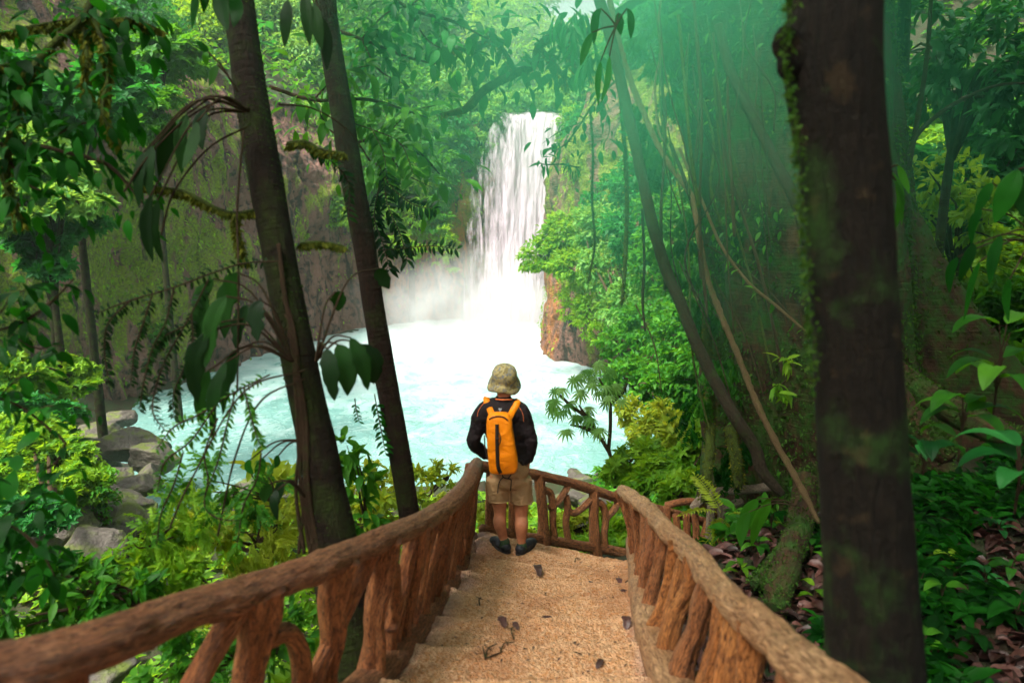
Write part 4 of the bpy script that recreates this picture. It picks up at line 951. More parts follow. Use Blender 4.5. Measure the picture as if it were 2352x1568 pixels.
# ---- left mid distance
LM = 'trees on the left bank in the middle distance'
tree('pale green tree with whorled leaves at the left edge', [(120, 430, 24, 95, 60), (60, 360, 24, 90, 60), (180, 470, 23, 60, 30), (40, 480, 23, 80, 50)], 26, 'leaf_pale', T=ROS5, dens=1.3, group=LM, tmat='bark')
tree('cool green tree below the mossy branch at upper left', [(150, 250, 26, 110, 70), (260, 200, 27, 90, 70), (40, 220, 25, 90)], 24, 'leaf_cool', T=ROS5, dens=1.2, group=LM)
tree('low spreading pale tree with layered leaves at the left', [(150, 510, 25, 90, 34), (70, 560, 24, 80, 34), (110, 610, 24, 60, 24)], 22, 'leaf_cool', T=ROS5, dens=1.6, group=LM)
tree('dark layered tree behind the left edge leaves', [(330, 260, 34, 85, 60), (400, 140, 36, 100, 60), (300, 120, 34, 90, 60)], 20, 'leaf_mid', T=ROS5, dens=1.2, group=LM)
plant('shrub', 'bright green bush standing among the rocks at left', 'shrub', [(150, 850, 25, 60, 34), (90, 890, 24, 70, 40), (190, 880, 25, 34, 26), (30, 860, 23, 60, 50)], 15, mat='leaf_lime', T=ROS5, dens=1.8)
plant('shrub', 'vivid green bush beside the stacked rocks at the lower left', 'shrub', [(120, 1060, 18.5, 90, 60), (60, 1010, 19, 90, 60), (190, 1110, 18, 60, 50), (90, 1140, 17.5, 90, 60), (20, 1100, 18, 80, 70)], 17, mat='leaf_lime', T=ROS5, dens=2.2)
plant('shrub', 'dull green bush at the left edge below the vivid bush', 'shrub', [(40, 960, 21, 80, 50), (140, 970, 21, 50, 40), (80, 1190, 15, 70, 50)], 16, mat='leaf_cool', T=ROS5, dens=1.8)
plant('shrub', 'dry twiggy bush hanging beside the left rocks', 'shrub', [(235, 1120, 18, 26, 60), (222, 1180, 18, 22, 40)], 12, mat='leaf_mid', dens=.5, srad=.05)

# ---- rocks
RL = [((238, 985), 33, 28, .5, 'tall upright rock farthest back by the pool edge'), ((195, 1012), 31, 27, .5, 'rounded rock against the back of the stacked boulders'), ((305, 1010), 27, 46, .38, 'big brown flat boulder leaning over the pool edge'),
      ((350, 1040), 26, 34, .5, 'warm brown boulder touching the turquoise water'), ((222, 1048), 28, 38, .55, 'broad grey boulder beside the shadowed gap'), ((262, 1088), 24, 34, .34, 'small oval rock in the middle of the pile'),
      ((255, 1122), 22, 20, .42, 'little mossy rock under the oval rock'), ((315, 1108), 23, 32, .5, 'pale boulder with rounded top above the smooth slab'), ((290, 1150), 21.5, 42, .38, 'smooth grey slab at the right of the rock pile'),
      ((255, 1200), 19.5, 42, .5, 'mossy boulder below the smooth slab'), ((155, 1205), 17.5, 48, .55, 'large moss topped boulder in front of the vivid bush'), ((85, 1275), 15.5, 48, .5, 'dark boulder nearest to the lower left edge'),
      ((215, 1245), 17, 40, .4, 'low grey boulder half hidden by leafy branches'), ((325, 1180), 21, 26, .5, 'brown rock lowest at the water side of the pile')]
RL += [((180, 1060), 24, 22, .6, 'small grey rock wedged behind the broad grey boulder'), ((340, 1085), 25, 20, .6, 'small rock at the water edge right of the oval rock'), ((228, 1150), 20.5, 24, .6, 'grey rock between the dry twigs and the smooth slab'), ((285, 1215), 19, 24, .6, 'grey stone under the mossy boulder on the water side'), ((275, 955), 35, 20, .6, 'little rock farthest along the left waterline'), ((128, 1020), 26, 26, .6, 'rock half hidden by the vivid green bush')]
for k, ((px, py), z, r, asp, lab) in enumerate(RL):
    c = P(px, py, z); w = r / FPX * z * 1.5; mb = MB()
    boulder(mb, c - [0, 0, w * asp * .3], (w * 1.1, w, w * asp * 1.5), 200 + k, rotm(.2 * rng.normal(), .2 * rng.normal(), rng.random() * 3))
    tag(build(mb, 'boulder', M['rock']), lab, 'rock', 'boulders piled along the left shore of the pool')
for k, (px, py, z, r, lab) in enumerate(((1335, 1140, 19.5, 26, 'pinkish rock seen through the railing behind the hiker'), (1375, 1158, 18.5, 34, 'brown rock behind the middle post of the cross railing'), (1300, 1150, 20, 26, 'flat rock just right of the hiker shorts'), (1345, 1195, 17, 22, 'small rock low behind the railing branches'),
        (560, 1150, 20, 60, 'pale pink rock on the near shore behind the yellow leaves'), (640, 1130, 20.5, 40, 'flat pink rock close to the thick trunk on the near shore'), (1560, 1090, 16, 20, 'hidden rock beside the far grey railing'),
        (215, 1545, 13, 80, 'pinkish rock below the handrail at the bottom left'))):
    c = P(px, py, z); w = r / FPX * z * 1.2; mb = MB(); boulder(mb, c, (w * 1.1, w, w * .6), 230 + k, rotm(.1, .1, rng.random() * 3))
    tag(build(mb, 'boulder', M['rock']), lab, 'rock', 'rocks on the near shore')
mb = MB()
for k in range(46):
    a = rng.random(); x, y = (POOL[0] * (1 - a) + POOL[2] * a) if k < 20 else (POOL[-1] * (1 - a) + POOL[-3] * a)
    boulder(mb, (x + rng.normal() * .9, y + rng.normal() * .9, .05), rng.uniform(.25, .8, 3) * [1, 1, .6], 300 + k, None, 18, 12)
tag(build(mb, 'shore_rubble', M['rock']), 'small stones strewn along the waterline', 'rubble', None, 'stuff')

# ---- right wall
RW_ = 'shrubs covering the right wall beside the falls'
plant('shrub', 'green shrub crowning the rock to the upper right of the falls', 'shrub', [(1345, 370, 62, 62, 50), (1370, 300, 64, 60), (1330, 440, 58, 36, 40)], 12, mat='leaf_cool', group=RW_)
plant('shrub', 'bright shrub bulging out in front of the right edge of the falls', 'shrub', [(1265, 585, 46, 62, 34), (1310, 540, 46, 66, 50), (1330, 610, 44, 60, 40), (1235, 610, 46, 34, 14)], 13, mat='leaf_lime', group=RW_, dens=2.2)
plant('shrub', 'pale leaved shrub right of the bulging bright shrub', 'shrub', [(1400, 620, 42, 62, 60), (1380, 520, 44, 70, 50), (1430, 700, 38, 50, 60)], 14, mat='leaf_pale', group=RW_, dens=1.9)
plant('shrub', 'moss and fern clump draping the brown rock right of the falls', 'shrub', [(1320, 690, 46, 34, 50), (1350, 720, 44, 30, 50), (1375, 770, 42, 24, 30)], 11, mat='leaf_lime', group=RW_, dens=1.1)
plant('shrub', 'cool green shrub high on the right wall below the rim', 'shrub', [(1420, 460, 50, 80, 60), (1480, 420, 46, 70), (1460, 540, 40, 70)], 14, mat='leaf_cool', group=RW_)
plant('shrub', 'dense shrub behind the upper hanging vines on the right wall', 'shrub', [(1530, 520, 30, 60, 80), (1500, 620, 30, 60, 70), (1560, 640, 28, 50, 80)], 15, mat='leaf_mid', group=RW_)
plant('shrub', 'dark shrub behind the long dark liana', 'shrub', [(1500, 760, 27, 80, 60), (1560, 780, 25, 70, 70), (1430, 790, 29, 50, 40)], 15, mat='leaf_mid', group=RW_)
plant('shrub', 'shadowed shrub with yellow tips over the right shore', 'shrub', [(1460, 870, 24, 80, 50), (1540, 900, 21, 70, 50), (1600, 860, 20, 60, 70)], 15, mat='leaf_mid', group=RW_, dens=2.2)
plant('shrub', 'lime shrub low on the right shore between palmate tree and lianas', 'shrub', [(1510, 980, 18, 70, 50), (1570, 1010, 16, 60, 50), (1450, 950, 19, 40, 30)], 19, mat='leaf_yellow', group=RW_, dens=2.2)
plant('shrub', 'broad leaved bright shrub above the cross railing', 'shrub', [(1470, 1060, 13, 80, 50), (1540, 1080, 12, 70, 50), (1430, 1100, 13, 40, 40), (1500, 1120, 12, 70, 40)], 24, mat='leaf_lime', T=ROS, dens=1.2, group=RW_)
plant('shrub', 'broad leaved lime shrub behind the small descending railing', 'shrub', [(1610, 1040, 11.5, 60, 60), (1560, 1130, 11, 60, 40), (1640, 1100, 11, 50, 40)], 24, mat='leaf_lime', T=ROS, dens=1.1, group=RW_)
plant('shrub', 'bright shrub seen through the middle of the cross railing', 'shrub', [(1330, 1215, 10.5, 70, 34), (1400, 1200, 10.5, 40, 34), (1290, 1225, 10.5, 40, 22)], 18, mat='leaf_yellow', T=ROS, dens=1.1)
plant('shrub', 'bright shrub seen between the hiker legs and left posts', 'shrub', [(1150, 1190, 11, 50, 44), (1200, 1220, 10.5, 50, 30), (1100, 1180, 11, 30, 40)], 18, mat='leaf_yellow', T=ROS, dens=.9)
plant('shrub', 'low lime shrub under the bottom rail of the cross railing', 'shrub', [(1350, 1262, 9.5, 80, 16), (1240, 1262, 9.5, 80, 14), (1420, 1230, 10, 50, 40)], 18, mat='leaf_lime', T=ROS, dens=1.1)
plant('shrub', 'bushy plant behind the descending rail posts', 'shrub', [(1580, 1220, 9.6, 70, 40), (1520, 1230, 9.8, 40, 30), (1650, 1260, 9, 40, 40)], 19, mat='leaf_lime', T=ROS, dens=1.0)

# palmate small tree in front of the pool
pt = thing('tree', P(1405, 1070, 13) - [0, 0, .5], 'small tree with umbrella shaped palmate leaves in front of the pool', 'tree')
mb = MB(); j0, j1 = P(1408, 1080, 13), P(1392, 1010, 13)
for pts in (((1412, 1120), (1404, 1060), (1398, 1020)), ((1400, 1040), (1370, 990), (1345, 955), (1330, 930)), ((1398, 1030), (1402, 970), (1398, 910), (1375, 868)), ((1385, 1010), (1350, 985), (1310, 975)), ((1345, 955), (1310, 930), (1285, 905)), ((1400, 930), (1430, 900), (1440, 880)), ((1420, 1100), (1395, 1030), (1365, 985))):
    tube(mb, [P(a, b, 13) for a, b in pts], [.035] * (len(pts) - 1) + [.015], 7, n=14, amp=.15)
build(mb, 'trunk', M['twig'], pt)
mb = MB(); cen = [(1372, 846), (1340, 858), (1400, 862), (1318, 876), (1360, 880), (1394, 884), (1290, 893), (1420, 890), (1336, 905), (1368, 902), (1275, 918), (1310, 925), (1348, 940), (1292, 945), (1390, 925), (1322, 962), (1360, 958), (1340, 985), (1375, 985), (1306, 988), (1270, 940), (1405, 905), (1355, 862), (1425, 912)]
pos = np.array([P(a + rng.normal() * 7, b + rng.normal() * 6, 13 + rng.normal() * .5) for a, b in cen + cen])
th = rng.random(len(pos)) * 6.28; d = np.stack([np.cos(th) * .6, -.6 + .3 * np.sin(th), -.35 + 0 * th], -1)
place(mb, T_palmate(11, 2.9, .62, .19, .5), pos, d, UP + [-.35, -.9, 0] + rsph(len(pos)) * .3, .30 + .1 * rng.random(len(pos)), np.clip(rng.random(len(pos)) + .2 * (pos[:, 2] > P(0, 890, 13)[2]), 0, 1))
build(mb, 'crown', M['leaf_pale'], pt, smooth=False)

# ---- near trunks
def trunk_tree(label, pts, rad, mat, amp=.10, crown_blobs=None, sides=40, name='tree', moss=None, mossn=0, cmat='leaf_dark', ground_drop=1.0, freq=3, seed=0):
    pts = np.array(pts, float); base = pts[0] - [0, 0, 0]
    t = thing(name, base, label, 'tree')
    mb = MB(); tube(mb, pts, rad, sides, step=.035, amp=amp, freq=freq, seed=seed, ripple=.04); o = build(mb, 'trunk', M[mat], t)
    if mossn:
        V = np.concatenate(mb.V); N_ = V - spline(pts, 400)[np.argmin(((V[:, None, ::1] - spline(pts, 400)[None]) ** 2).sum(-1), 1)] if len(V) < 40000 else None
        k = rng.integers(0, len(V), mossn * 3); w = fbm(V[k] * np.array([3.1, 3.1, 1.6]), 3, 9) > moss + .06; k = k[w]; nv_ = nrm(N_[k]); n = len(k)
        m2 = MB(); place(m2, T_simple(.6, .1, .3), V[k] - nv_ * .004, nv_ + rsph(n) * .8, rsph(n), rng.uniform(.005, .014, n), rng.random(n) * .7); build(m2, 'moss', M['moss_green'], t, smooth=False)
    if crown_blobs:
        m2 = MB(); crown(m2, crown_blobs, .17, LS_far, 1.1, spread=.2); build(m2, 'crown', M[cmat], t, smooth=False)
    return t
def vert(px, py, z): return P(px, py, z)
t1 = trunk_tree('thick dark leaning tree trunk with moss rising behind the left handrail',
    [vert(835, 1640, 3.55), vert(800, 1450, 3.55), vert(772, 1290, 3.55), vert(735, 1060, 3.55), vert(700, 900, 3.55), vert(665, 720, 3.55), vert(625, 500, 3.6), vert(590, 300, 3.7), vert(562, 120, 3.8), vert(545, -20, 3.9), vert(530, -300, 4.2), vert(560, -900, 5.2)],
    [.155, .145, .125, .100, .088, .086, .086, .088, .088, .088, .09, .08], 'bark', .10, [((-3.0, 7.5, H + 7.5), (2.6, 2.2, 1.3)), ((-1.2, 6, H + 8.2), (2.2, 2, 1.0))], moss=.0, mossn=5200, seed=3)
t2 = trunk_tree('slimmer dark leaning tree trunk to the right of the thick one',
    [vert(985, 1500, 5.0), vert(960, 1330, 5.0), vert(938, 1170, 5.0), vert(915, 1030, 5.0), vert(888, 880, 5.0), vert(862, 730, 5.0), vert(838, 570, 5.0), vert(808, 400, 5.0), vert(782, 240, 5.1), vert(758, 90, 5.2), vert(746, -40, 5.3), vert(740, -400, 6), vert(760, -700, 7)],
    [.092, .084, .078, .079, .078, .079, .082, .084, .084, .082, .08, .07, .06], 'bark_red', .10, [((-1.5, 10, H + 8), (2.6, 2.4, 1.3))], moss=.02, mossn=3600, seed=5)
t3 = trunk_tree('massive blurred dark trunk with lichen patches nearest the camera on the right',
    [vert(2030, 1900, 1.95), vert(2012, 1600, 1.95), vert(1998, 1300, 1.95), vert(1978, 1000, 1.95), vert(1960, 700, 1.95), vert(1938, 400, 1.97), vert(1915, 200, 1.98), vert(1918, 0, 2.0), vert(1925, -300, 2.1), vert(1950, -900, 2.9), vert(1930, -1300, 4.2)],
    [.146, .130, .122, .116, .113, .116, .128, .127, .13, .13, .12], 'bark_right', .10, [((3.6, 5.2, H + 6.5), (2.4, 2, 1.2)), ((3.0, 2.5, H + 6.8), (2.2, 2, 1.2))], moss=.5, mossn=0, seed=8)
mb = MB()
for (a, b, s_) in ((1806, 100, .05), (1812, 150, .045), (1836, 128, .04)): ellipsoid(mb, P(a, b, 1.93), (s_ * .8, s_ * .6, s_), 16, 12, .2, 3, int(a))
kn = solid(mb, 'k', .008, 3); build(kn, 'burl', M['bark_right'], t3)
m2 = MB(); pl = np.array([P(1795 + 25 * rng.normal(), yy2, 1.92) for yy2 in rng.uniform(20, 760, 900)])
pl = np.array([P(px_ + 12 * abs(rng.normal()), py_, 1.86 + .02 * rng.random()) for px_, py_ in ((np.interp(y_, [0, 100, 300, 700, 1000], [1812, 1795, 1822, 1850, 1868]), y_) for y_ in rng.uniform(-20, 900, 500))])
place(m2, T_simple(.5, .1, .3), pl, rsph(len(pl)) + [-.6, 0, -.5], rsph(len(pl)), rng.uniform(.01, .026, len(pl)), rng.random(len(pl)) * .6 + .3); build(m2, 'moss', M['moss_green'], t3, smooth=False)

# ---- big buttressed, moss covered tree
fig = thing('buttressed_tree', P(1900, 1250, 7.2), 'huge moss covered buttressed tree with lianas behind the blurred trunk', 'tree')
fc = P(1800, 1150, 7.6); nz_, nt = 150, 220; thf = np.linspace(0, 2 * np.pi, nt, endpoint=False)
zb = fc[2] - .8; zt = H + 9
zs_ = np.linspace(0, 1, nz_) ** 1.15 * (zt - zb) + zb
VV = np.zeros((nz_, nt, 3)); TC = np.zeros_like(VV)
# buttress directions and reach (angle, reach at base, height)
BUT = [(-.35, 3.1, 4.2, .12), (-1.1, .9, 2.4, .10), (-2.0, .35, 2.6, .14), (-2.75, .25, 3.0, .16), (2.6, .5, 4, .16), (1.2, 1.5, 4, .15), (.25, 2.2, 3.2, .12), (-1.55, .35, 5, .2)]
for i_, z_ in enumerate(zs_):
    hgt_ = z_ - zb; cx = fc[0] + 1.15 - .2 * min(hgt_, 7); cy = fc[1] + 1.0
    r_ = 1.08 + .15 * math.exp(-hgt_ / 1.6) + .05 * np.cos(thf * 5)
    for (a, reach, hh, wdt) in BUT:
        f_ = max(0, 1 - hgt_ / hh) ** 1.5; da = np.angle(np.exp(1j * (thf - a)))
        r_ = r_ + reach * f_ * np.exp(-(da / (wdt + .05)) ** 2) + .10 * np.exp(-(da / .3) ** 2)
    p = np.stack([cx + r_ * np.cos(thf), cy + r_ * np.sin(thf), np.full(nt, z_)], -1)
    r2 = .12 * fbm(p * np.array([1.6, 1.6, .7]), 4, 50) + .05 * fbm(p * np.array([7, 7, 1.5]), 3, 51)
    p[:, 0] += r2 * np.cos(thf); p[:, 1] += r2 * np.sin(thf); VV[i_] = p; TC[i_] = np.stack([np.cos(thf) * .8, np.sin(thf) * .8, np.full(nt, z_)], -1)
i = np.arange(nz_ - 1)[:, None] * nt; j = np.arange(nt)[None]; j2 = (j + 1) % nt
mb = MB(); mb.add(VV.reshape(-1, 3), np.stack([i + j, i + j2, i + nt + j2, i + nt + j], -1).reshape(-1, 4), .5, TC.reshape(-1, 3)); build(mb, 'trunk', M['bark_fig'], fig)
W_ = VV.reshape(-1, 3); k = rng.integers(0, len(W_), 60000); p = W_[k] + rng.normal(size=(len(k), 3)) * .03; nvv = nrm((p - np.array([fc[0] + .4, fc[1] + 1, 0])) * [1, 1, 0]); w = (fbm(p * 1.3, 4, 52) > -.12) & (nvv[:, 1] < .5); p, nvv = p[w], nvv[w]; n = len(p)
m2 = MB(); place(m2, T_simple(.5, .1, .35), p, nvv * .7 + rsph(n) * .7 + [0, 0, -.6], nvv + rsph(n) * .5, rng.uniform(.02, .065, n), np.clip(rng.random(n) * .8 + .3 * vnoise(p * 1.1), 0, 1)); build(m2, 'moss', M['moss_green'], fig, smooth=False)
m2 = MB(); crown(m2, [((4.5, 9.5, H + 10), (3, 2.6, 1.8))], .22, LS_far, 1.0, spread=.18); build(m2, 'crown', M['fig_leaf'], fig, smooth=False)
for pts, r in (((P(1850, 1100, 6.2), P(1838, 1200, 5.9), P(1815, 1270, 5.5), P(1795, 1330, 5.2), P(1775, 1400, 5.0)), .105), ((P(1850, 1150, 6.2), P(1815, 1250, 5.9), P(1775, 1300, 5.6), P(1735, 1345, 5.3)), .07),
               ((P(2050, 850, 5.8), P(2120, 900, 5.6), P(2200, 950, 5.4), P(2270, 985, 5.2), P(2330, 1010, 5.1)), .10), ((P(2040, 900, 5.6), P(2110, 990, 5.4), P(2180, 1050, 5.3)), .12)):
    mb = MB(); tube(mb, pts, [r * 1.1] + [r] * (len(pts) - 2) + [r * .7], 18, step=.04, amp=.3, freq=6, seed=S_()); build(mb, 'root', M['bark_fig'], fig)
    c = spline(np.array(pts), 400); k = rng.integers(0, 400, 1800); nv_ = rsph(1800); nv_[:, 2] = np.abs(nv_[:, 2]); m2 = MB()
    place(m2, T_simple(.5, .1, .3), c[k] + nv_ * r * 1.0, nv_ + rsph(1800) * .6, nv_ + rsph(1800) * .4, rng.uniform(.012, .035, 1800), rng.random(1800)); build(m2, 'root_moss', M['moss_green'], fig, smooth=False)

w = (nvv[:, 0] < .2) & (rng.random(len(p)) < .10) & (vnoise(p * .9, 66) > -.1); pp_, nq = p[w], nvv[w]; n = len(pp_)
m2 = MB(); place(m2, LS_near, pp_ + nq * .05, nq * .5 + rsph(n) * .6 + [0, 0, -.7], nq + UP * .5 + rsph(n) * .4, rng.uniform(.05, .12, n), rng.random(n)); build(m2, 'climbing_leaves', M['leaf_mid'], fig, smooth=False)
for k in range(22):
    x0 = rng.uniform(1490, 1760); y0 = rng.uniform(-40, 300); y1 = y0 + rng.uniform(250, 800); dx_ = rng.uniform(0, 150) * (y1 - y0) / 700; z0 = rng.uniform(5.6, 6.4); bw = rng.normal() * 14
    mb = MB(); tube(mb, [P(x0, y0, z0), P(x0 + dx_ * .3 + bw, y0 * .65 + y1 * .35, z0), P(x0 + dx_ * .6 - bw * .6, y0 * .3 + y1 * .7, z0 - .1), P(x0 + dx_, y1, z0 - .1)], rng.choice([.006, .009, .014]), 6, n=60, amp=.4, freq=10, seed=S_()); build(mb, 'aerial_root', M[('twig', 'liana', 'moss_twig')[k % 3]], fig)
# ---- lianas and hanging roots
LG = 'lianas hanging beside the buttressed tree'
def liana(label, pts, r, mat='liana', amp=.15, leaves=0, lmat='leaf_mid', ls=.06, name='liana', moss=0, group=LG, freq=9):
    pts = [P(*p) for p in pts]; rr = [r] * len(pts); rr[-1] = r * .7
    if not leaves and not moss:
        mb = MB(); tube(mb, pts, rr, 10, step=max(.03, r), amp=amp, freq=freq, seed=S_()); return tag(build(mb, name, M[mat]), label, name.replace('_', ' '), group)
    t = thing(name, pts[0], label, name.replace('_', ' '), group)
    mb = MB(); tube(mb, pts, rr, 10, step=max(.03, r), amp=amp, freq=freq, seed=S_()); build(mb, 'stem', M[mat], t); c = spline(np.array(pts), 300)
    if moss: k = rng.integers(0, 300, moss); u_ = rsph(moss); m2 = MB(); place(m2, T_simple(.5, .1, .3), c[k] + u_ * r, u_ + rsph(moss) * .5 + [0, 0, -.6], rsph(moss), rng.uniform(.012, .04, moss), rng.random(moss)); build(m2, 'moss', M['moss'], t, smooth=False)
    if leaves: k = rng.integers(20, 300, leaves); m2 = MB(); u_ = rsph(leaves); place(m2, LS_near, c[k] + u_ * r, u_ + [0, 0, -.5], UP + rsph(leaves) * .5, ls * rng.uniform(.6, 1.3, leaves), rng.random(leaves)); build(m2, 'leaves', M[lmat], t, smooth=False)
    return t
liana('long thick dark liana curving down from the top to the grey railing', [(1350, -80, 6.4), (1395, 60, 6.3), (1440, 250, 6.2), (1478, 420, 6.1), (1500, 520, 6.0), (1530, 620, 6.0), (1565, 700, 5.9), (1600, 790, 5.8), (1650, 890, 5.7), (1690, 960, 5.6), (1735, 1030, 5.6), (1750, 1080, 5.6), (1795, 1135, 5.6)], .05)
liana('pale lumpy liana running parallel below the long dark one', [(1400, 0, 6.5), (1440, 160, 6.4), (1500, 310, 6.3), (1545, 390, 6.2), (1590, 455, 6.1), (1605, 540, 6.0), (1625, 640, 6.0), (1655, 720, 5.9), (1700, 830, 5.8), (1740, 930, 5.7), (1790, 1030, 5.6), (1835, 1110, 5.5), (1880, 1200, 5.4)], .026, 'liana_pale', .45, freq=28)
liana('dark double liana reaching from upper centre down toward the blurred trunk', [(1650, 60, 6.2), (1680, 170, 6.1), (1740, 290, 6.0), (1790, 390, 5.8), (1830, 470, 5.6), (1850, 560, 5.5)], .045)
liana('thin brown liana crossing diagonally over the mossy trunk', [(1560, 340, 6.2), (1620, 480, 6.1), (1660, 570, 6.0), (1720, 650, 5.9), (1780, 700, 5.8), (1850, 760, 5.7)], .014, 'liana_pale', leaves=14, ls=.09)
liana('thin dark liana from the pale lump to the lower right', [(1540, 330, 6.2), (1575, 420, 6.1), (1600, 520, 6.1), (1610, 640, 6.0)], .016)
liana('wavy light vine hanging near the top of the mossy trunk', [(1522, -30, 6.4), (1512, 60, 6.3), (1520, 120, 6.3), (1505, 190, 6.3), (1512, 300, 6.2), (1530, 330, 6.2)], .011, 'liana_pale')
liana('long straight mossy vine hanging in front of the right wall', [(1420, 150, 8), (1432, 300, 8), (1440, 450, 8), (1436, 600, 8), (1428, 700, 8)], .025, 'moss_twig', moss=500)
liana('thin vine hanging left of the long straight mossy vine', [(1355, 250, 9), (1362, 350, 9), (1360, 460, 9), (1366, 560, 9), (1350, 650, 9)], .016, 'moss_twig', moss=300)
liana('short vine between the straight mossy vine and the thick liana', [(1475, 480, 8), (1480, 600, 8), (1476, 690, 8), (1482, 760, 8)], .016, 'liana')
liana('upright mossy stem standing left of the thick liana foot', [(1618, 700, 7.5), (1628, 850, 7.4), (1632, 980, 7.3), (1626, 1080, 7.2), (1616, 1150, 7.2)], .05, 'moss_twig', moss=900, name='mossy_stem')
liana('upright mossy stem standing right of the other mossy stem', [(1675, 980, 7.2), (1690, 1050, 7.1), (1696, 1120, 7.1)], .06, 'moss_twig', moss=500, name='mossy_stem')
for k, (x0, y0, x1, y1, lab) in enumerate(((1640, 640, 1760, 930, 'fine hair root crossing the middle of the mossy trunk'), (1700, 0, 1690, 250, 'fine vertical root high on the mossy trunk'), (1590, 0, 1600, 330, 'fine vertical root at the left of the mossy trunk'), (1620, 560, 1830, 740, 'fine root slanting under the thin brown liana'), (1560, 600, 1700, 1000, 'fine root between thick liana and pale lumpy liana'), (1730, 60, 1724, 330, 'fine vertical root near the blurred trunk'), (1460, 700, 1520, 900, 'fine dangling root over the shadowed shrub'))):
    liana(lab, [(x0, y0, 6.3), ((x0 + x1) / 2 + 12, (y0 + y1) / 2 - 10, 6.1), (x1, y1, 6.0)], .006, 'twig')
# hanging curtain of small epiphytes beside the trunk
plant('epiphyte', 'ferny curtain hanging from the left side of the mossy trunk', 'epiphyte', [(1520, 130, 7.2, 50, 90), (1500, 260, 7.2, 50, 90), (1540, 380, 7.0, 40, 90)], 42, T=DROOP, mat='leaf_mid', dens=1.3, stem=False, droop=1.0)
plant('epiphyte', 'feathery fern mass hanging behind the lianas at mid height', 'epiphyte', [(1560, 560, 7.4, 50, 90), (1600, 700, 7.4, 50, 90), (1640, 850, 7.2, 40, 80)], 42, T=DROOP, mat='leaf_mid', dens=1.2, stem=False, droop=1.0)
plant('epiphyte', 'dark hanging fern clump at the foot of the mossy stems', 'epiphyte', [(1650, 1020, 7.6, 50, 70), (1590, 960, 8, 40, 60), (1700, 1060, 7.4, 40, 50)], 44, T=DROOP, mat='leaf_dark', dens=.7, stem=False, droop=1.0)
plant('epiphyte', 'strap leaved epiphyte hanging at top centre under the glow', 'epiphyte', [(1365, 150, 6.5, 30, 40), (1330, 60, 6.6, 60, 40)], 60, T=T_leaf(.16, .04, .5), mat='leaf_cool', dens=1.2, stem=False, droop=1.2, minn=30)
def blades(label, base, ends, w, mat, name='epiphyte', cat='epiphyte', sag=.25, fold=.12, ragged=0.0, pet=.35, group=None):
    """long blades on stalks from one base point"""
    base = np.asarray(base, float); t = thing(name, base, label, cat, group)
    ms = MB()
    for k, (e, L) in enumerate(ends):
        e = np.asarray(e, float); mid = (base + e) / 2 + UP * sag * np.linalg.norm(e - base)
        tube(ms, [base, mid, e], [.007, .005, .004], 6, n=16)
        T_ = nrm(e - mid); c = spline([e, e + (T_ * .35 + [0, 0, -.65]) * L * .5, e + (T_ * .45 + [0, 0, -1.65]) * L * .5 + rng.normal(size=3) * .02], 16)
        mb = MB(); strip_leaf(mb, c, w * rng.uniform(.75, 1.15), np.repeat([[.35 * rng.normal(), -1, .35]], 16, 0), fold, rng.random(), ragged, k + int(base[0] * 100)); build(mb, 'leaf', M[mat], t)
    build(ms, 'stalk', M['twig'], t); return t
Z1 = 3.35
def E(px, py, z=Z1): return P(px, py, z)
blades('big dark hanging leaves on long stalks left of the thick trunk', E(672, 830), [(E(545, 625, 3.4), .46), (E(490, 640, 3.3), .42), (E(520, 680, 3.2), .40), (E(500, 740, 3.3), .42), (E(478, 760, 3.2), .40), (E(548, 800, 3.3), .36), (E(520, 830, 3.2), .40), (E(480, 850, 3.3), .34), (E(570, 700, 3.3), .30), (E(600, 690, 3.2), .26)], .043, 'leaf_black', ragged=.3)
blades('dark ragged leaves arching over the right side of the thick trunk', E(725, 830, 3.3), [(E(775, 790, 3.2), .30), (E(805, 775, 3.2), .32), (E(750, 800, 3.1), .26), (E(830, 790, 3.3), .24), (E(770, 670, 3.4), .17), (E(870, 615, 3.6), .16)], .05, 'leaf_black', ragged=.2)
blades('fan of dark leaves drooping from the upper left of the thick trunk', E(572, 255, 3.5), [(E(470, 250, 3.3), .24), (E(430, 262, 3.3), .28), (E(400, 275, 3.3), .26), (E(452, 280, 3.2), .22), (E(350, 335, 3.2), .24), (E(330, 350, 3.2), .26), (E(345, 450, 3.2), .34), (E(362, 460, 3.3), .30)], .032, 'leaf_black', ragged=.15)
blades('narrow bright leaves growing upward beside the thick trunk', E(545, 210, 3.55), [(E(500, 150, 3.5), .14), (E(478, 120, 3.5), .12)], .02, 'leaf_mid', sag=.1)
blades('dark leaves dangling at the top between the two trunks', E(690, -40, 3.4), [(E(700, -20, 3.3), .26), (E(722, 10, 3.3), .22), (E(740, 40, 3.4), .24), (E(660, 0, 3.3), .2)], .035, 'leaf_black')
blades('dark leaves dangling at the top left of the thick trunk', E(480, -60, 3.4), [(E(450, -30, 3.3), .20), (E(500, -40, 3.3), .26), (E(532, -20, 3.4), .2), (E(470, -50, 3.3), .18)], .035, 'leaf_dark')
blades('lowest dark hanging leaf cluster on the thick trunk roots', E(700, 1140, 3.4), [(E(650, 1105, 3.3), .12), (E(620, 1110, 3.3), .14), (E(636, 1125, 3.2), .15)], .03, 'leaf_black')
blades('broad green leaves catching light on a twig between the trunks', E(690, 1010, 3.8), [(E(640, 1045, 3.8), .12), (E(605, 1050, 3.8), .13), (E(575, 1055, 3.8), .10)], .028, 'leaf_dark', sag=.15)
blades('striped strap leaves right of the blurred trunk', P(2035, 400, 3.2), [(P(2050, 395, 3.2), .28), (P(2058, 415, 3.2), .24), (P(2062, 380, 3.2), .18)], .022, 'leaf_mid', sag=.2)
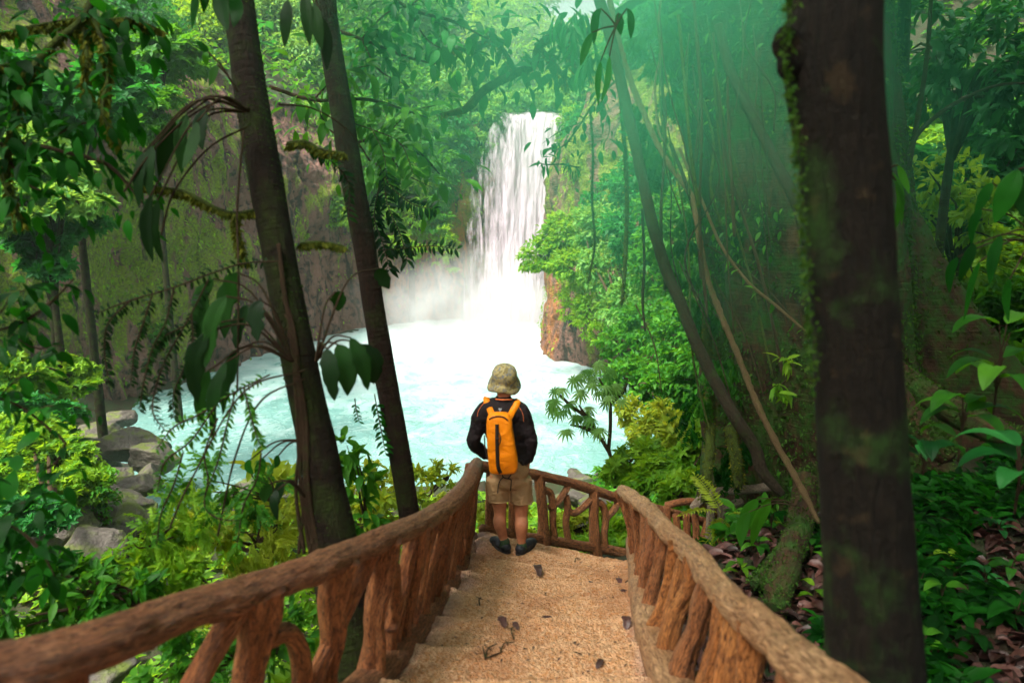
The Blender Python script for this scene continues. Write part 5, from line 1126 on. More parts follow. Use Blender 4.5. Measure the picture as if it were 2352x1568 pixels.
blades('strap leaves hanging in the green glow at top centre', P(1415, 60, 4.2), [(P(1380, 20, 4.2), .26), (P(1400, 130, 4.2), .3), (P(1380, 140, 4.2), .26), (P(1360, 75, 4.2), .22), (P(1420, 30, 4.2), .2), (P(1440, 20, 4.2), .24)], .026, 'leaf_cool', sag=.05)

# ---- twigs and mossy branches
LS_alt = T_leaf(.5, .02, .5)
def branch(label, pts, r, mat='moss_twig', moss=0, subs=(), leafT=LS_near, nleaf=0, ls=.07, lmat='leaf_dark', name='branch', group=None, spread=.12, ldroop=.3):
    pts_ = [P(*p) for p in pts]; t = thing(name, pts_[0], label, 'branch', group); mb = MB()
    allc = []
    tube(mb, pts_, [r * 1.2] + [r] * (len(pts_) - 2) + [r * .4], 9, step=.04, amp=.25, freq=12, seed=S_()); allc.append(spline(np.array(pts_), 200))
    for s in subs:
        q_ = [P(*p) for p in s]; tube(mb, q_, [r * .55] * (len(q_) - 1) + [r * .2], 7, step=.04, amp=.25, freq=12, seed=S_()); allc.append(spline(np.array(q_), 120))
    build(mb, 'wood', M[mat], t); c = np.concatenate(allc)
    if moss: k = rng.integers(0, len(c), moss); u_ = rsph(moss) * [.8, .8, .6] - [0, 0, .25]; m2 = MB(); place(m2, T_simple(.4, .1, .3), c[k] + u_ * r * .9, u_ + [0, 0, -1.0], rsph(moss), rng.uniform(.012, .05, moss), rng.random(moss)); build(m2, 'moss', M['moss'], t, smooth=False)
    if nleaf: k = rng.integers(15, len(c), nleaf); m2 = MB(); u_ = rsph(nleaf); dd2 = u_ + [0, 0, -ldroop]; pp_ = c[k] + u_ * spread * rng.random((nleaf, 1)); nn_ = UP + [0, -.4, 0] + rsph(nleaf) * .45; sz_ = ls * rng.uniform(.45, 1.3, nleaf); rd_ = rng.random(nleaf); h_ = nleaf // 2; place(m2, leafT, pp_[:h_], dd2[:h_], nn_[:h_], sz_[:h_], rd_[:h_]); place(m2, LS_alt if leafT is LS_near else leafT, pp_[h_:], dd2[h_:], nn_[h_:], sz_[h_:], rd_[h_:]); build(m2, 'leaves', M[lmat], t, smooth=False)
    return t
branch('mossy forked branch with hanging twigs at the top left corner', [(250, -80, 3.6), (215, -10, 3.6), (190, 45, 3.5), (120, 105, 3.4), (60, 180, 3.3), (40, 240, 3.3), (20, 330, 3.3), (15, 420, 3.3), (50, 520, 3.3)], .018, moss=2600,
       subs=[[(200, 40, 3.5), (140, 50, 3.5), (60, 65, 3.4), (-40, 85, 3.4)], [(215, 45, 3.5), (240, 110, 3.4), (248, 180, 3.4), (235, 250, 3.3), (265, 330, 3.3)], [(225, 50, 3.5), (300, 45, 3.6), (370, 70, 3.7)], [(190, 60, 3.5), (200, 140, 3.4), (195, 200, 3.4), (225, 262, 3.3)], [(60, 170, 3.3), (20, 150, 3.3), (-30, 160, 3.2)]], nleaf=330, ls=.105, lmat='leaf_dark', spread=.26, ldroop=.6)
branch('dark leafy twigs overhanging the upper left', [(-60, 330, 3.4), (60, 330, 3.3), (150, 350, 3.3), (250, 380, 3.3), (330, 470, 3.3)], .009, 'twig', nleaf=300, ls=.10, lmat='leaf_dark', spread=.26, subs=[[(100, 330, 3.3), (170, 290, 3.3), (260, 270, 3.4)], [(0, 330, 3.3), (60, 420, 3.3), (160, 460, 3.3)], [(-40, 300, 3.3), (40, 250, 3.4), (120, 240, 3.4)]])
branch('dark silhouetted leafy twig at the left edge above the bright bush', [(-60, 770, 3.0), (40, 745, 3.0), (110, 700, 3.0), (170, 640, 3.1)], .007, 'twig', nleaf=75, ls=.095, lmat='leaf_dark', spread=.15, subs=[[(20, 760, 3), (80, 800, 3), (150, 790, 3)], [(0, 720, 3), (30, 680, 3), (90, 650, 3)]])
branch('silhouetted leafy twig curving at the left edge above the rocks', [(-60, 900, 2.9), (40, 930, 2.9), (120, 990, 2.9), (150, 1020, 2.9), (120, 1070, 2.9), (60, 1080, 2.9)], .006, 'twig', nleaf=85, ls=.085, lmat='leaf_dark', spread=.13, subs=[[(60, 950, 2.9), (130, 930, 2.9), (230, 945, 2.9)], [(0, 910, 2.9), (40, 870, 2.9), (90, 850, 2.9)]])
branch('dark leafy twig at the lower left edge below the rocks', [(-60, 1180, 2.8), (30, 1210, 2.8), (90, 1260, 2.8), (130, 1330, 2.8)], .006, 'twig', nleaf=80, ls=.10, lmat='leaf_dark', spread=.14, subs=[[(0, 1190, 2.8), (60, 1150, 2.8), (100, 1160, 2.8)]])
branch('mossy crooked branch arching over the waterfall at top centre', [(1500, -20, 9), (1420, 30, 9), (1345, 75, 9), (1290, 75, 9), (1240, 105, 9), (1225, 150, 9), (1170, 175, 9), (1110, 210, 9), (1070, 250, 9), (1010, 265, 9)], .055, moss=3800,
       subs=[[(1185, 165, 9), (1165, 130, 9), (1140, 95, 9), (1120, 70, 9)], [(1150, 95, 9), (1100, 100, 9), (1020, 120, 9)], [(1300, 78, 9), (1310, 140, 9), (1330, 170, 9)], [(1240, 110, 9), (1290, 170, 9), (1300, 210, 9)]], nleaf=260, ls=.22, lmat='leaf_cool', spread=.5, ldroop=.4)
branch('leafy branch hanging in front of the top of the falls', [(1420, 180, 8), (1370, 230, 8), (1330, 290, 8), (1300, 330, 8), (1260, 355, 8)], .012, 'twig', nleaf=90, ls=.12, lmat='leaf_cool', spread=.2, ldroop=.8, subs=[[(1340, 280, 8), (1290, 300, 8), (1245, 330, 8)], [(1380, 215, 8), (1400, 300, 8), (1370, 350, 8)]])
branch('lone twig with narrow leaf tuft in front of the falls', [(1330, 385, 10), (1290, 378, 10), (1250, 378, 10), (1235, 372, 10)], .01, 'twig', nleaf=26, ls=.17, lmat='leaf_cool', leafT=LS_slim, spread=.10, ldroop=.5)
for k, (lab, pts, lm) in enumerate((('leafy bough between the slim trunk and the arching branch', [(740, 60, 6), (830, 90, 6), (930, 130, 6.2), (1010, 150, 6.4)], 'leaf_cool'), ('leafy bough crossing behind the slim trunk near the top', [(620, 200, 5.6), (720, 230, 5.6), (850, 230, 5.8), (980, 270, 6)], 'leaf_mid'), ('bough of broad leaves at top centre above the arching branch', [(860, -40, 6), (940, 20, 6), (1040, 50, 6.2), (1120, 90, 6.4)], 'leaf_cool'),
        ('leafy bough below the arching branch left of the falls', [(800, 330, 6), (880, 320, 6), (960, 350, 6.2), (1010, 400, 6.4)], 'leaf_mid'))):
    branch(lab, pts, .014, 'twig', nleaf=170, ls=.15, lmat=lm, spread=.42, ldroop=.4, subs=[[pts[1], (pts[1][0] + 40, pts[1][1] + 70, pts[1][2]), (pts[1][0] + 110, pts[1][1] + 110, pts[1][2])], [pts[1], (pts[1][0] + 60, pts[1][1] - 60, pts[1][2]), (pts[1][0] + 130, pts[1][1] - 80, pts[1][2])]])
branch('mossy twig sticking out left of the thick trunk at mid height', [(600, 480, 3.6), (540, 490, 3.5), (490, 475, 3.5), (420, 440, 3.5), (330, 425, 3.4)], .010, moss=1100, subs=[[(540, 490, 3.5), (545, 540, 3.5), (560, 600, 3.5)]])
branch('short mossy twig between the trunks', [(660, 330, 3.8), (700, 325, 3.8), (740, 345, 3.8), (790, 350, 3.8)], .010, moss=700)
branch('yellow mossy twig right of the thick trunk', [(690, 560, 3.7), (740, 555, 3.7), (790, 565, 3.7)], .007, moss=500)

# pinnate vine sprays hanging
VG = 'trailing vines with small paired leaves left of the thick trunk'
def vine(label, pts, lmat='leaf_black', n=44, ls=.036, group=VG, subs=()):
    pts_ = [P(*p) for p in pts]; t = thing('vine', pts_[0], label, 'vine', group); mb = MB(); cs = []
    for q_ in [pts_] + [[P(*p) for p in s] for s in subs]:
        tube(mb, q_, [.0045] * (len(q_) - 1) + [.002], 5, n=30); cs.append(spline(np.array(q_), int(n * 2.4)))
    build(mb, 'stem', M['twig'], t); m2 = MB()
    for c in cs:
        T_ = nrm(np.gradient(c, axis=0)); side = nrm(np.cross(T_, [0, -1, .2])); sg = np.where(np.arange(len(c)) % 2 == 0, 1, -1)[:, None]
        k = slice(4, None); m_ = len(c[k]); place(m2, T_leaf(.38, .08, .35), c[k], (side * sg + T_ * .35 + [0, 0, -.25])[k] + rsph(m_) * .42, np.repeat([[0, -.8, .8]], m_, 0) + rsph(m_) * .5, ls * rng.uniform(.7, 1.2, m_), rng.random(m_))
    build(m2, 'leaves', M[lmat], t, smooth=False); return t
vine('long arching vine reaching left from the thick trunk at mid height', [(640, 600, 3.4), (560, 605, 3.3), (480, 630, 3.2), (400, 660, 3.2), (300, 690, 3.2), (220, 720, 3.2)], n=26, subs=[[(300, 690, 3.2), (250, 740, 3.2), (240, 800, 3.2), (250, 880, 3.2)], [(350, 675, 3.2), (330, 740, 3.2), (310, 800, 3.2), (300, 880, 3.2)], [(400, 660, 3.2), (380, 740, 3.2), (350, 800, 3.2), (330, 880, 3.2), (320, 940, 3.2)]])
vine('vine of small leaves trailing below the arching one', [(480, 640, 3.3), (440, 720, 3.3), (400, 790, 3.3), (370, 850, 3.3), (350, 940, 3.2), (380, 990, 3.2)], n=30, subs=[[(420, 750, 3.3), (370, 780, 3.3), (330, 850, 3.3)], [(440, 720, 3.3), (440, 800, 3.3), (400, 900, 3.3), (400, 960, 3.3)]])
vine('green trailing spray in front of the turquoise water', [(620, 860, 3.3), (540, 900, 3.3), (460, 950, 3.2), (400, 980, 3.2), (360, 1030, 3.2)], 'leaf_mid', n=26, subs=[[(500, 925, 3.2), (440, 1010, 3.2), (380, 1060, 3.2), (360, 1130, 3.2)], [(540, 900, 3.2), (520, 980, 3.2), (500, 1060, 3.2), (470, 1140, 3.2)], [(560, 890, 3.2), (580, 970, 3.2), (600, 1030, 3.2)]])
vine('thin looping vine above the yellow leaves', [(500, 960, 3.2), (470, 1040, 3.2), (478, 1100, 3.2), (470, 1160, 3.2), (500, 1190, 3.2), (550, 1195, 3.2)], 'leaf_mid', n=22, ls=.04, subs=[[(420, 1040, 3.2), (400, 1110, 3.2), (370, 1180, 3.2), (360, 1250, 3.2)], [(600, 1040, 3.2), (590, 1100, 3.2), (560, 1160, 3.2), (545, 1250, 3.2)]])
vine('fern like sprays hanging right of the slim trunk', [(870, 380, 5.2), (900, 430, 5.2), (950, 470, 5.2), (1000, 480, 5.2)], n=24, ls=.09, subs=[[(880, 400, 5.2), (890, 470, 5.2), (920, 540, 5.2), (935, 600, 5.2)], [(870, 430, 5.2), (860, 500, 5.2), (880, 560, 5.2), (895, 620, 5.2)]])
vine('horizontal spray pointing right from the slim trunk toward the falls', [(870, 575, 5.2), (930, 570, 5.2), (990, 565, 5.2), (1050, 572, 5.2)], n=16, ls=.07)
vine('leafy spray high to the right of the slim trunk', [(800, 280, 5.2), (860, 300, 5.2), (920, 330, 5.2), (950, 400, 5.2)], 'leaf_mid', n=22, ls=.10, subs=[[(850, 290, 5.2), (880, 350, 5.2), (890, 420, 5.2)]])
vine('dark leafy spray between trunks at mid height', [(700, 330, 3.9), (760, 370, 4.2), (800, 420, 4.4), (800, 500, 4.4)], 'leaf_black', n=20, ls=.07)
vine('slim dangling vine with round leaves left of the slim trunk foot', [(860, 905, 4.9), (868, 950, 4.9), (878, 1000, 4.9), (885, 1040, 4.9)], 'leaf_dark', n=11, ls=.065)
vine('tiny dangling vine over the pool between the trunks', [(815, 915, 4.9), (818, 940, 4.9), (825, 968, 4.9)], 'leaf_dark', n=7, ls=.04)
for k, (lab, pts) in enumerate((('bare stalk arching left from the upper trunk', [(575, 250, 3.5), (500, 235, 3.4), (420, 280, 3.3), (340, 360, 3.2), (285, 440, 3.2)]), ('long thin stalk falling from the thick trunk across the cliff', [(570, 290, 3.5), (480, 340, 3.4), (400, 440, 3.3), (370, 540, 3.3)]),
        ('stalk arching right from the thick trunk behind the slim trunk', [(640, 240, 3.6), (720, 250, 3.8), (800, 300, 4), (850, 370, 4.2)]), ('thin straight stalk hanging from the trunk cluster', [(560, 300, 3.4), (545, 480, 3.4), (548, 640, 3.3), (545, 900, 3.3)]), ('long thin root falling from the epiphyte toward the water', [(700, 870, 3.4), (600, 920, 3.3), (540, 1050, 3.3), (500, 1230, 3.3)]),
        ('long thin root running down to the yellow leaves', [(700, 850, 3.4), (560, 900, 3.2), (440, 1100, 3.1), (390, 1210, 3.1)]))):
    mb = MB(); tube(mb, [P(*p) for p in pts], .005, 6, n=40, amp=.2, freq=10); tag(build(mb, 'vine_stalk', M['twig']), lab, 'vine', 'bare stalks around the thick trunk')
# roots clasping the thick trunk
mb = MB()
for k in range(7):
    o_ = rng.uniform(-.03, .03); tube(mb, [P(640 + k * 3, 560 + 40 * k, 3.47), P(672 + rng.normal() * 6, 760, 3.46), P(690 + rng.normal() * 8, 950, 3.45), P(700 + rng.normal() * 10, 1120, 3.45), P(722 + rng.normal() * 12, 1270, 3.44)], .010, 6, n=60, amp=.4, freq=12, seed=S_())
tag(build(mb, 'aerial_roots', M['twig']), 'bundle of dark aerial roots running down the left side of the thick trunk', 'roots').name = 'aerial_root_bundle'
# ---- bushes just below the left handrail
BG = 'leafy bushes below the left handrail'
plant('shrub', 'yellow green bush glowing left of the thick trunk', 'shrub', [(560, 1190, 5.6, 100, 50), (480, 1230, 5.4, 90, 50), (640, 1180, 5.6, 60, 60), (600, 1260, 5.2, 90, 50)], 27, LS_near, 'leaf_yellow', 1.0, BG)
plant('shrub', 'bush with upright twigs glowing at the middle left', 'shrub', [(400, 1240, 5.0, 90, 44), (350, 1300, 4.8, 110, 50), (450, 1320, 4.6, 100, 40)], 30, LS_near, 'leaf_lime', 1.1, BG)
plant('shrub', 'deep green bush with pointed leaves above the lowest part of the handrail', 'shrub', [(170, 1350, 4.2, 130, 60), (60, 1400, 4.0, 110, 60), (290, 1370, 4.2, 90, 44)], 36, LS_near, 'leaf_mid', 1.2, BG)
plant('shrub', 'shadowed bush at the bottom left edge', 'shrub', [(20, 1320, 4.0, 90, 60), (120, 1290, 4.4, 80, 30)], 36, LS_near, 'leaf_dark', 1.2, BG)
plant('shrub', 'yellow leaved bush between the two leaning trunks', 'shrub', [(850, 1130, 7.0, 70, 60), (830, 1210, 6.6, 60, 50), (880, 1180, 6.6, 40, 50)], 26, LS_near, 'leaf_yellow', 1.1, BG)
plant('shrub', 'yellow tipped bush between the slim trunk and the hiker', 'shrub', [(990, 1110, 8.0, 50, 44), (960, 1150, 7.6, 50, 40), (1020, 1090, 8.4, 30, 22)], 22, LS_near, 'leaf_yellow', 1.0, BG)
plant('shrub', 'dark broad leaved plant tucked beside the thick trunk', 'shrub', [(820, 1110, 4.9, 40, 50), (800, 1040, 4.9, 30, 44), (830, 1190, 4.8, 44, 40)], 44, LS_near, 'leaf_mid', .75, BG, stem=True, srad=.008)
plant('shrub', 'green bush seen under the handrail at the lower left', 'shrub', [(450, 1500, 3.6, 90, 60), (640, 1480, 3.8, 80, 70), (400, 1560, 3.4, 90, 40)], 34, LS_near, 'leaf_mid', 1.0, BG)
plant('shrub', 'lime bush glimpsed between the posts of the left railing', 'shrub', [(700, 1400, 4.6, 70, 60), (880, 1380, 5.5, 60, 60), (960, 1310, 6.4, 50, 60)], 26, LS_near, 'leaf_lime', 1.0, BG)
plant('shrub', 'lime bush far below the near posts of the left railing', 'shrub', [(560, 1440, 6, 100, 60), (460, 1400, 6.5, 90, 40), (740, 1300, 6.4, 70, 50)], 26, LS_near, 'leaf_yellow', 1.0, BG)
plant('fern', 'feathery fern under the left handrail', 'fern', [(520, 1500, 3.9, 50, 40)], 120, FERN, 'leaf_mid', .35, None, stem=False, minn=14)
plant('shrub', 'sapling with long leaves sprouting left of the thick trunk top of the yellow bush', 'shrub', [(600, 1080, 6.0, 34, 20), (640, 1110, 5.8, 30, 20)], 46, ROS, 'leaf_yellow', .5, BG, minn=6, srad=.008)
plant('shrub', 'wispy fine leaved shrub in front of the water left of the thick trunk', 'shrub', [(560, 1090, 5.0, 80, 50), (460, 1120, 4.8, 80, 50), (620, 1140, 5.0, 50, 44)], 52, PIN, 'leaf_mid', .16, BG, srad=.008)
plant('shrub', 'wispy lime shrub with drooping twigs in front of the boulders', 'shrub', [(400, 1180, 4.6, 60, 50), (420, 1230, 4.5, 90, 50), (330, 1240, 4.6, 60, 40)], 50, PIN, 'leaf_lime', .22, BG, srad=.008)
plant('shrub', 'fine leaved yellow shrub at the foot of the thick trunk', 'shrub', [(640, 1200, 5.0, 60, 44), (560, 1240, 4.8, 80, 40)], 44, PIN, 'leaf_yellow', .30, BG, srad=.008)
tree('bright leafed sapling crown between the blurred trunk and right edge', [(2180, 420, 11, 90, 70), (2285, 500, 10.5, 80, 80), (2120, 530, 11.5, 50, 60), (2240, 620, 11, 80, 50)], 26, 'leaf_lime', T=LS_near, dens=.8)
# ---- right bank
RB_ = 'undergrowth on the shaded right bank'
tree('sunlit leafy tree beyond the buttress at the right', [(2200, 400, 17, 110, 90), (2120, 330, 18, 80), (2280, 480, 16, 90, 90), (2150, 520, 16, 90, 60)], 22, 'leaf_lime', T=ROS5, dens=1.6, group=RB_)
tree('dark leafed tree filling the top right corner', [(2250, 120, 9, 130, 110), (2120, 80, 10, 90, 110), (2340, 220, 8.5, 90, 110), (2150, 220, 10, 80, 70)], 40, 'fig_leaf', T=LS_near, dens=1.2, group=RB_)
tree('slim dark tree with forked trunk right of the blurred trunk', [(2080, -60, 7.5, 90, 60)], 40, 'leaf_dark', trunk=P(2075, 800, 8), tr=.07, T=LS_near, dens=1, group=RB_)
mb = MB(); tube(mb, [P(2060, 460, 7.4), P(2095, 330, 7.4), P(2160, 260, 7.3), P(2240, 215, 7.2), P(2300, 195, 7.1), P(2400, 190, 7)], [.03, .028, .025, .02, .015, .01], 8, n=60, amp=.2, seed=4); tube(mb, [P(2085, 390, 7.4), P(2110, 260, 7.4), P(2130, 120, 7.3), P(2140, -30, 7.3)], [.03, .028, .022, .02], 8, n=40, amp=.2)
tag(build(mb, 'bare_branch', M['liana']), 'dark bare branch curving across the upper right foliage', 'branch')
plant('shrub', 'bright green shrub behind the upper buttress root', 'shrub', [(2150, 620, 13, 90, 60), (2240, 640, 12.5, 90, 70), (2330, 600, 12, 80, 80)], 26, ROS5, 'leaf_lime', 1.5, RB_)
plant('shrub', 'mid green shrub above the long buttress root', 'shrub', [(2250, 760, 11, 70, 40), (2330, 720, 10.5, 80, 60), (2290, 690, 11, 70)], 28, ROS5, 'leaf_mid', 1.5, RB_)
plant('shrub', 'dark backdrop shrub behind the right bank plants', 'shrub', [(2300, 330, 13, 90, 120), (2200, 560, 14.5, 110, 80), (2100, 450, 15, 60, 100)], 28, ROS5, 'leaf_cool', 1.5, RB_)
blades('spray of long drooping leaves at the right edge', P(2390, 560, 3.6), [(P(2330, 400, 3.4), .26), (P(2280, 420, 3.5), .24), (P(2255, 480, 3.5), .26), (P(2240, 560, 3.5), .24), (P(2250, 600, 3.4), .3), (P(2300, 540, 3.4), .3), (P(2320, 640, 3.3), .22), (P(2200, 590, 3.6), .2)], .03, 'leaf_dark', 'understory_palm', 'plant', .12)
blades('broad leaf hanging at the far right edge', P(2370, 380, 3.0), [(P(2340, 390, 3.0), .24), (P(2365, 400, 3.0), .22)], .05, 'leaf_dark', 'understory_palm', 'plant', .05)
def herb(label, c, n, L, w, mat='leaf_mid', lift=.5, name='plant', group=RB_, tall=.3):
    c = np.asarray(c, float); t = thing(name, c, label, 'plant', group); ms = MB(); m2 = MB()
    for k in range(n):
        a = 2 * math.pi * k / n + rng.normal() * .3; h_ = tall * (.35 + .65 * rng.random()); d = np.array([math.cos(a), math.sin(a), 0]); s_ = c + UP * h_ + d * .1 * L
        tube(ms, [c, c + UP * h_ * .6, s_], [.006, .005, .003], 5, n=8); LL = L * rng.uniform(.7, 1.15); e = [s_, s_ + d * LL * .45 + UP * LL * lift * .3, s_ + d * LL * .8 + UP * LL * (lift * .3 - .12), s_ + d * LL + UP * LL * (lift * .3 - .35)]
        strip_leaf(m2, spline(e, 10), w * rng.uniform(.8, 1.15), np.repeat([[0, 0, 1.]], 10, 0) + d * .25, .15, rng.random(), .05, k)
    build(ms, 'stalk', M['twig'], t); build(m2, 'leaves', M[mat], t); return t
def gpt(px, py):
    """where the line of sight meets the ground sheet"""
    for z in np.linspace(1.2, 16, 500):
        p = P(px, py, z)
        if p[2] <= float(ground_z(np.array([p[0]]), np.array([p[1]]))[0]): return p
    return P(px, py, 8)
HB = [(2280, 900, 3.9, 9, .30, .055, 'leaf_mid', .55, 'tall broad leaved plant leaning in at the right edge'), (2200, 1000, 4.0, 8, .26, .05, 'leaf_mid', .4, 'broad leaved plant in front of the lower mossy root'), (2120, 1030, 3.9, 6, .24, .05, 'leaf_cool', .3, 'plant with spreading leaves just right of the blurred trunk'),
      (2330, 1120, 3.3, 8, .26, .06, 'leaf_cool', .4, 'large leaved plant at right edge below the tall one'), (2120, 1170, None, 3, .14, .032, 'leaf_pale', .14, 'small seedling with pale glossy leaves on the litter'), (2110, 1250, None, 3, .15, .03, 'leaf_pale', .12, 'second pale seedling lower down the litter'),
      (2180, 1300, None, 6, .15, .03, 'leaf_lime', .15, 'small bright rosette in the middle of the right bank'), (2160, 1400, None, 7, .16, .045, 'leaf_mid', .22, 'leafy herb with round leaves near the lower right'), (2110, 1370, None, 6, .17, .04, 'leaf_dark', .2, 'dark herb beside the foot of the blurred trunk'),
      (2260, 1360, None, 7, .16, .04, 'leaf_cool', .2, 'cool green herb right of the round leaved one'), (2330, 1450, None, 7, .2, .05, 'leaf_dark', .25, 'dark broad leaved herb at the bottom right corner'), (2120, 1500, None, 6, .14, .04, 'leaf_mid', .18, 'low herb with a pale leaf at the bottom right of the trunk'),
      (2230, 1500, None, 7, .14, .035, 'leaf_dark', .18, 'dark low herb at the bottom between others'), (2290, 1240, None, 6, .16, .03, 'leaf_cool', .2, 'slim leaved herb under the right edge plants'), (2200, 1210, None, 5, .12, .025, 'leaf_mid', .12, 'tiny herb growing from the wet litter'), (2320, 1330, None, 6, .16, .04, 'leaf_mid', .2, 'herb near the right edge at mid bank'),
      (1700, 1330, None, 7, .15, .03, 'leaf_lime', .15, 'lime herb between the tan handrail and the mossy root'), (1740, 1270, None, 7, .14, .03, 'leaf_mid', .15, 'small herb on the litter behind the tan handrail'), (1690, 1250, None, 6, .2, .03, 'leaf_mid', .25, 'fern like herb near the end of the small railing'), (1860, 1300, None, 5, .16, .03, 'leaf_mid', .22, 'single leaved herb against the left of the blurred trunk'),
      (1870, 1380, None, 4, .12, .03, 'leaf_lime', .12, 'little bright herb at the litter edge near the blurred trunk'), (1770, 1230, None, 7, .2, .035, 'leaf_dark', .3, 'dark leafy herb at the base of the buttressed tree')]
for (px, py, z, n, L, w, mt, tall, lab) in HB:
    c = gpt(px, py) if z is None else P(px, py + 60, z); herb(lab, c, n, L, w, mt, .5, tall=tall)
blades('large drooping moss flecked leaf over the end of the small railing', P(1830, 1160, 5.6), [(P(1770, 1150, 5.6), .50), (P(1740, 1145, 5.7), .42), (P(1720, 1175, 5.5), .3)], .07, 'leaf_mid', 'broad_leaf_plant', 'plant', .1)
plant('fern', 'lime fern frond poking over the end of the small railing', 'fern', [(1655, 1190, 6.6, 30, 14)], 90, FERN, 'leaf_yellow', .3, None, stem=False, minn=5)
plant('shrub', 'leafy undergrowth below the grey railing', 'shrub', [(1720, 1180, 7.0, 50, 34), (1760, 1210, 6.6, 40, 30), (1690, 1240, 6.6, 30, 30)], 44, LS_near, 'leaf_mid', 1.0, RB_, srad=.01)
plant('shrub', 'sprig of bright leaves growing on the mossy trunk', 'shrub', [(1785, 885, 5.4, 26, 26), (1800, 830, 5.4, 20, 14)], 34, LS_slim, 'leaf_lime', .9, RB_, base=P(1810, 870, 5.9), srad=.006, minn=16)
plant('shrub', 'small sprig of leaves high on the mossy trunk', 'shrub', [(1830, 75, 5.4, 14, 22)], 24, LS_near, 'leaf_cool', .9, RB_, base=P(1840, 110, 5.9), srad=.005, minn=8)
# ground cover and litter
def scatter_ground(n, xr_, yr_, name, mat, T, smin, smax, label, cat, keep=lambda x, y: np.ones(len(x), bool), lift=.01, tilt=.5, up=.0):
    x = rng.uniform(*xr_, n); y = rng.uniform(*yr_, n); k = keep(x, y); x, y = x[k], y[k]; n = len(x); z = ground_z(x, y)
    mb = MB(); d = rsph(n); d[:, 2] = np.abs(d[:, 2]) * up; place(mb, T, np.stack([x, y, z + lift + rng.random(n) * lift], -1), d, UP + rsph(n) * tilt, rng.uniform(smin, smax, n), rng.random(n))
    tag(build(mb, name, M[mat], loc=(xr_[0], yr_[0], 7), smooth=True), label, cat, None, 'stuff')
rt_keep = lambda x, y: (x > np.interp(y, yR[:, 0], yR[:, 1]) + .22)
scatter_ground(5200, (.9, 4.4), (1.0, 8.5), 'leaf_litter', 'litter', T_leaf(.5, .22, .5), .07, .2, 'wet brown leaf litter covering the right bank', 'leaf litter', rt_keep, .02, .55, .2)
scatter_ground(7500, (2.0, 8), (1.5, 11), 'ground_cover', 'leaf_dark', ROS, .08, .2, 'low green seedlings sprinkled over the right bank', 'ground cover', lambda x, y: rt_keep(x, y) & (vnoise(np.stack([x * 1.3, y * 1.3, 0 * x], -1), 77) > -.35), .05, .3, .6)
scatter_ground(5200, (-14, 3.5), (4, 24), 'undergrowth', 'leaf_lime', ROS5, .14, .34, 'dense low leaves covering the slope below the railing', 'undergrowth', lambda x, y: (x < -1.2) | (y > 7.5), .08, .4, .6)
scatter_ground(9000, (3, 26), (9, 46), 'undergrowth', 'leaf_mid', ROS5, .2, .55, 'dense leaves covering the slope on the right of the pool', 'undergrowth', lambda x, y: pool_d(x, y) > .8, .3, .5, .6)
scatter_ground(9000, (-48, -13), (12, 48), 'undergrowth', 'leaf_cool', ROS5, .2, .55, 'dense leaves covering the left bank behind the rocks', 'undergrowth', lambda x, y: pool_d(x, y) > 2.2, .3, .5, .6)

scatter_ground(26000, (-75, 60), (40, 120), 'rim_undergrowth', 'leaf_mid', LS_far, .5, 1.3, 'leafy growth carpeting the ground along the cliff rim', 'undergrowth', lambda x, y: (pool_d(x, y) > 3.5) & ~((np.abs(x - .17 * (y - 75)) < 4) & (y > 74)), .5, .7, .9)
# ---- things lying on the steps
def onstep(px, py):
    q_ = PS(px, py, 0); return np.array([q_[0], q_[1], path_z(q_[0], q_[1])])
for k, (px, py, L, lab) in enumerate(((1240, 1335, .16, 'curled dark leaf on the upper step below the hiker'), (1318, 1351, .10, 'small dark dead leaf on the second step'), (1352, 1356, .08, 'dead leaf scrap to the right of the small dark leaf'), (1425, 1362, .10, 'dark leaf clump at the foot of the right railing'), (1272, 1435, .10, 'reddish dead leaf in the middle of the steps'), (1438, 1468, .13, 'upright curled dead leaf by the right railing'),
        (1370, 1553, .09, 'green brown leaf at the bottom right of the steps'), (1160, 1465, .13, 'muddy flattened leaf in the centre of the lower steps'), (1446, 1375, .09, 'dark leaf just below the clump at the right railing'), (1300, 1500, .05, 'tiny leaf flake on the lower steps'), (1190, 1468, .09, 'small muddy leaf beside the flattened one'), (1112, 1385, .035, 'tiny bluish fleck on the left of the steps'))):
    c = onstep(px, py); a = rng.random() * 3; d = np.array([math.cos(a), math.sin(a), 0]); curl = .28 if k in (0, 5) else .12
    mb = MB(); strip_leaf(mb, spline([c + [0, 0, .006], c + d * L * .35 + [0, 0, .01 + curl * L], c + d * L * .7 + [0, 0, .012 + curl * .8 * L], c + d * L + [0, 0, .006]], 14), L * .20, np.repeat([[0, 0, 1.]], 14, 0), .12, .3 + .35 * rng.random(), .3, k)
    tag(build(mb, 'dead_leaf', M['litter']), lab, 'leaf', 'dead leaves lying on the steps')
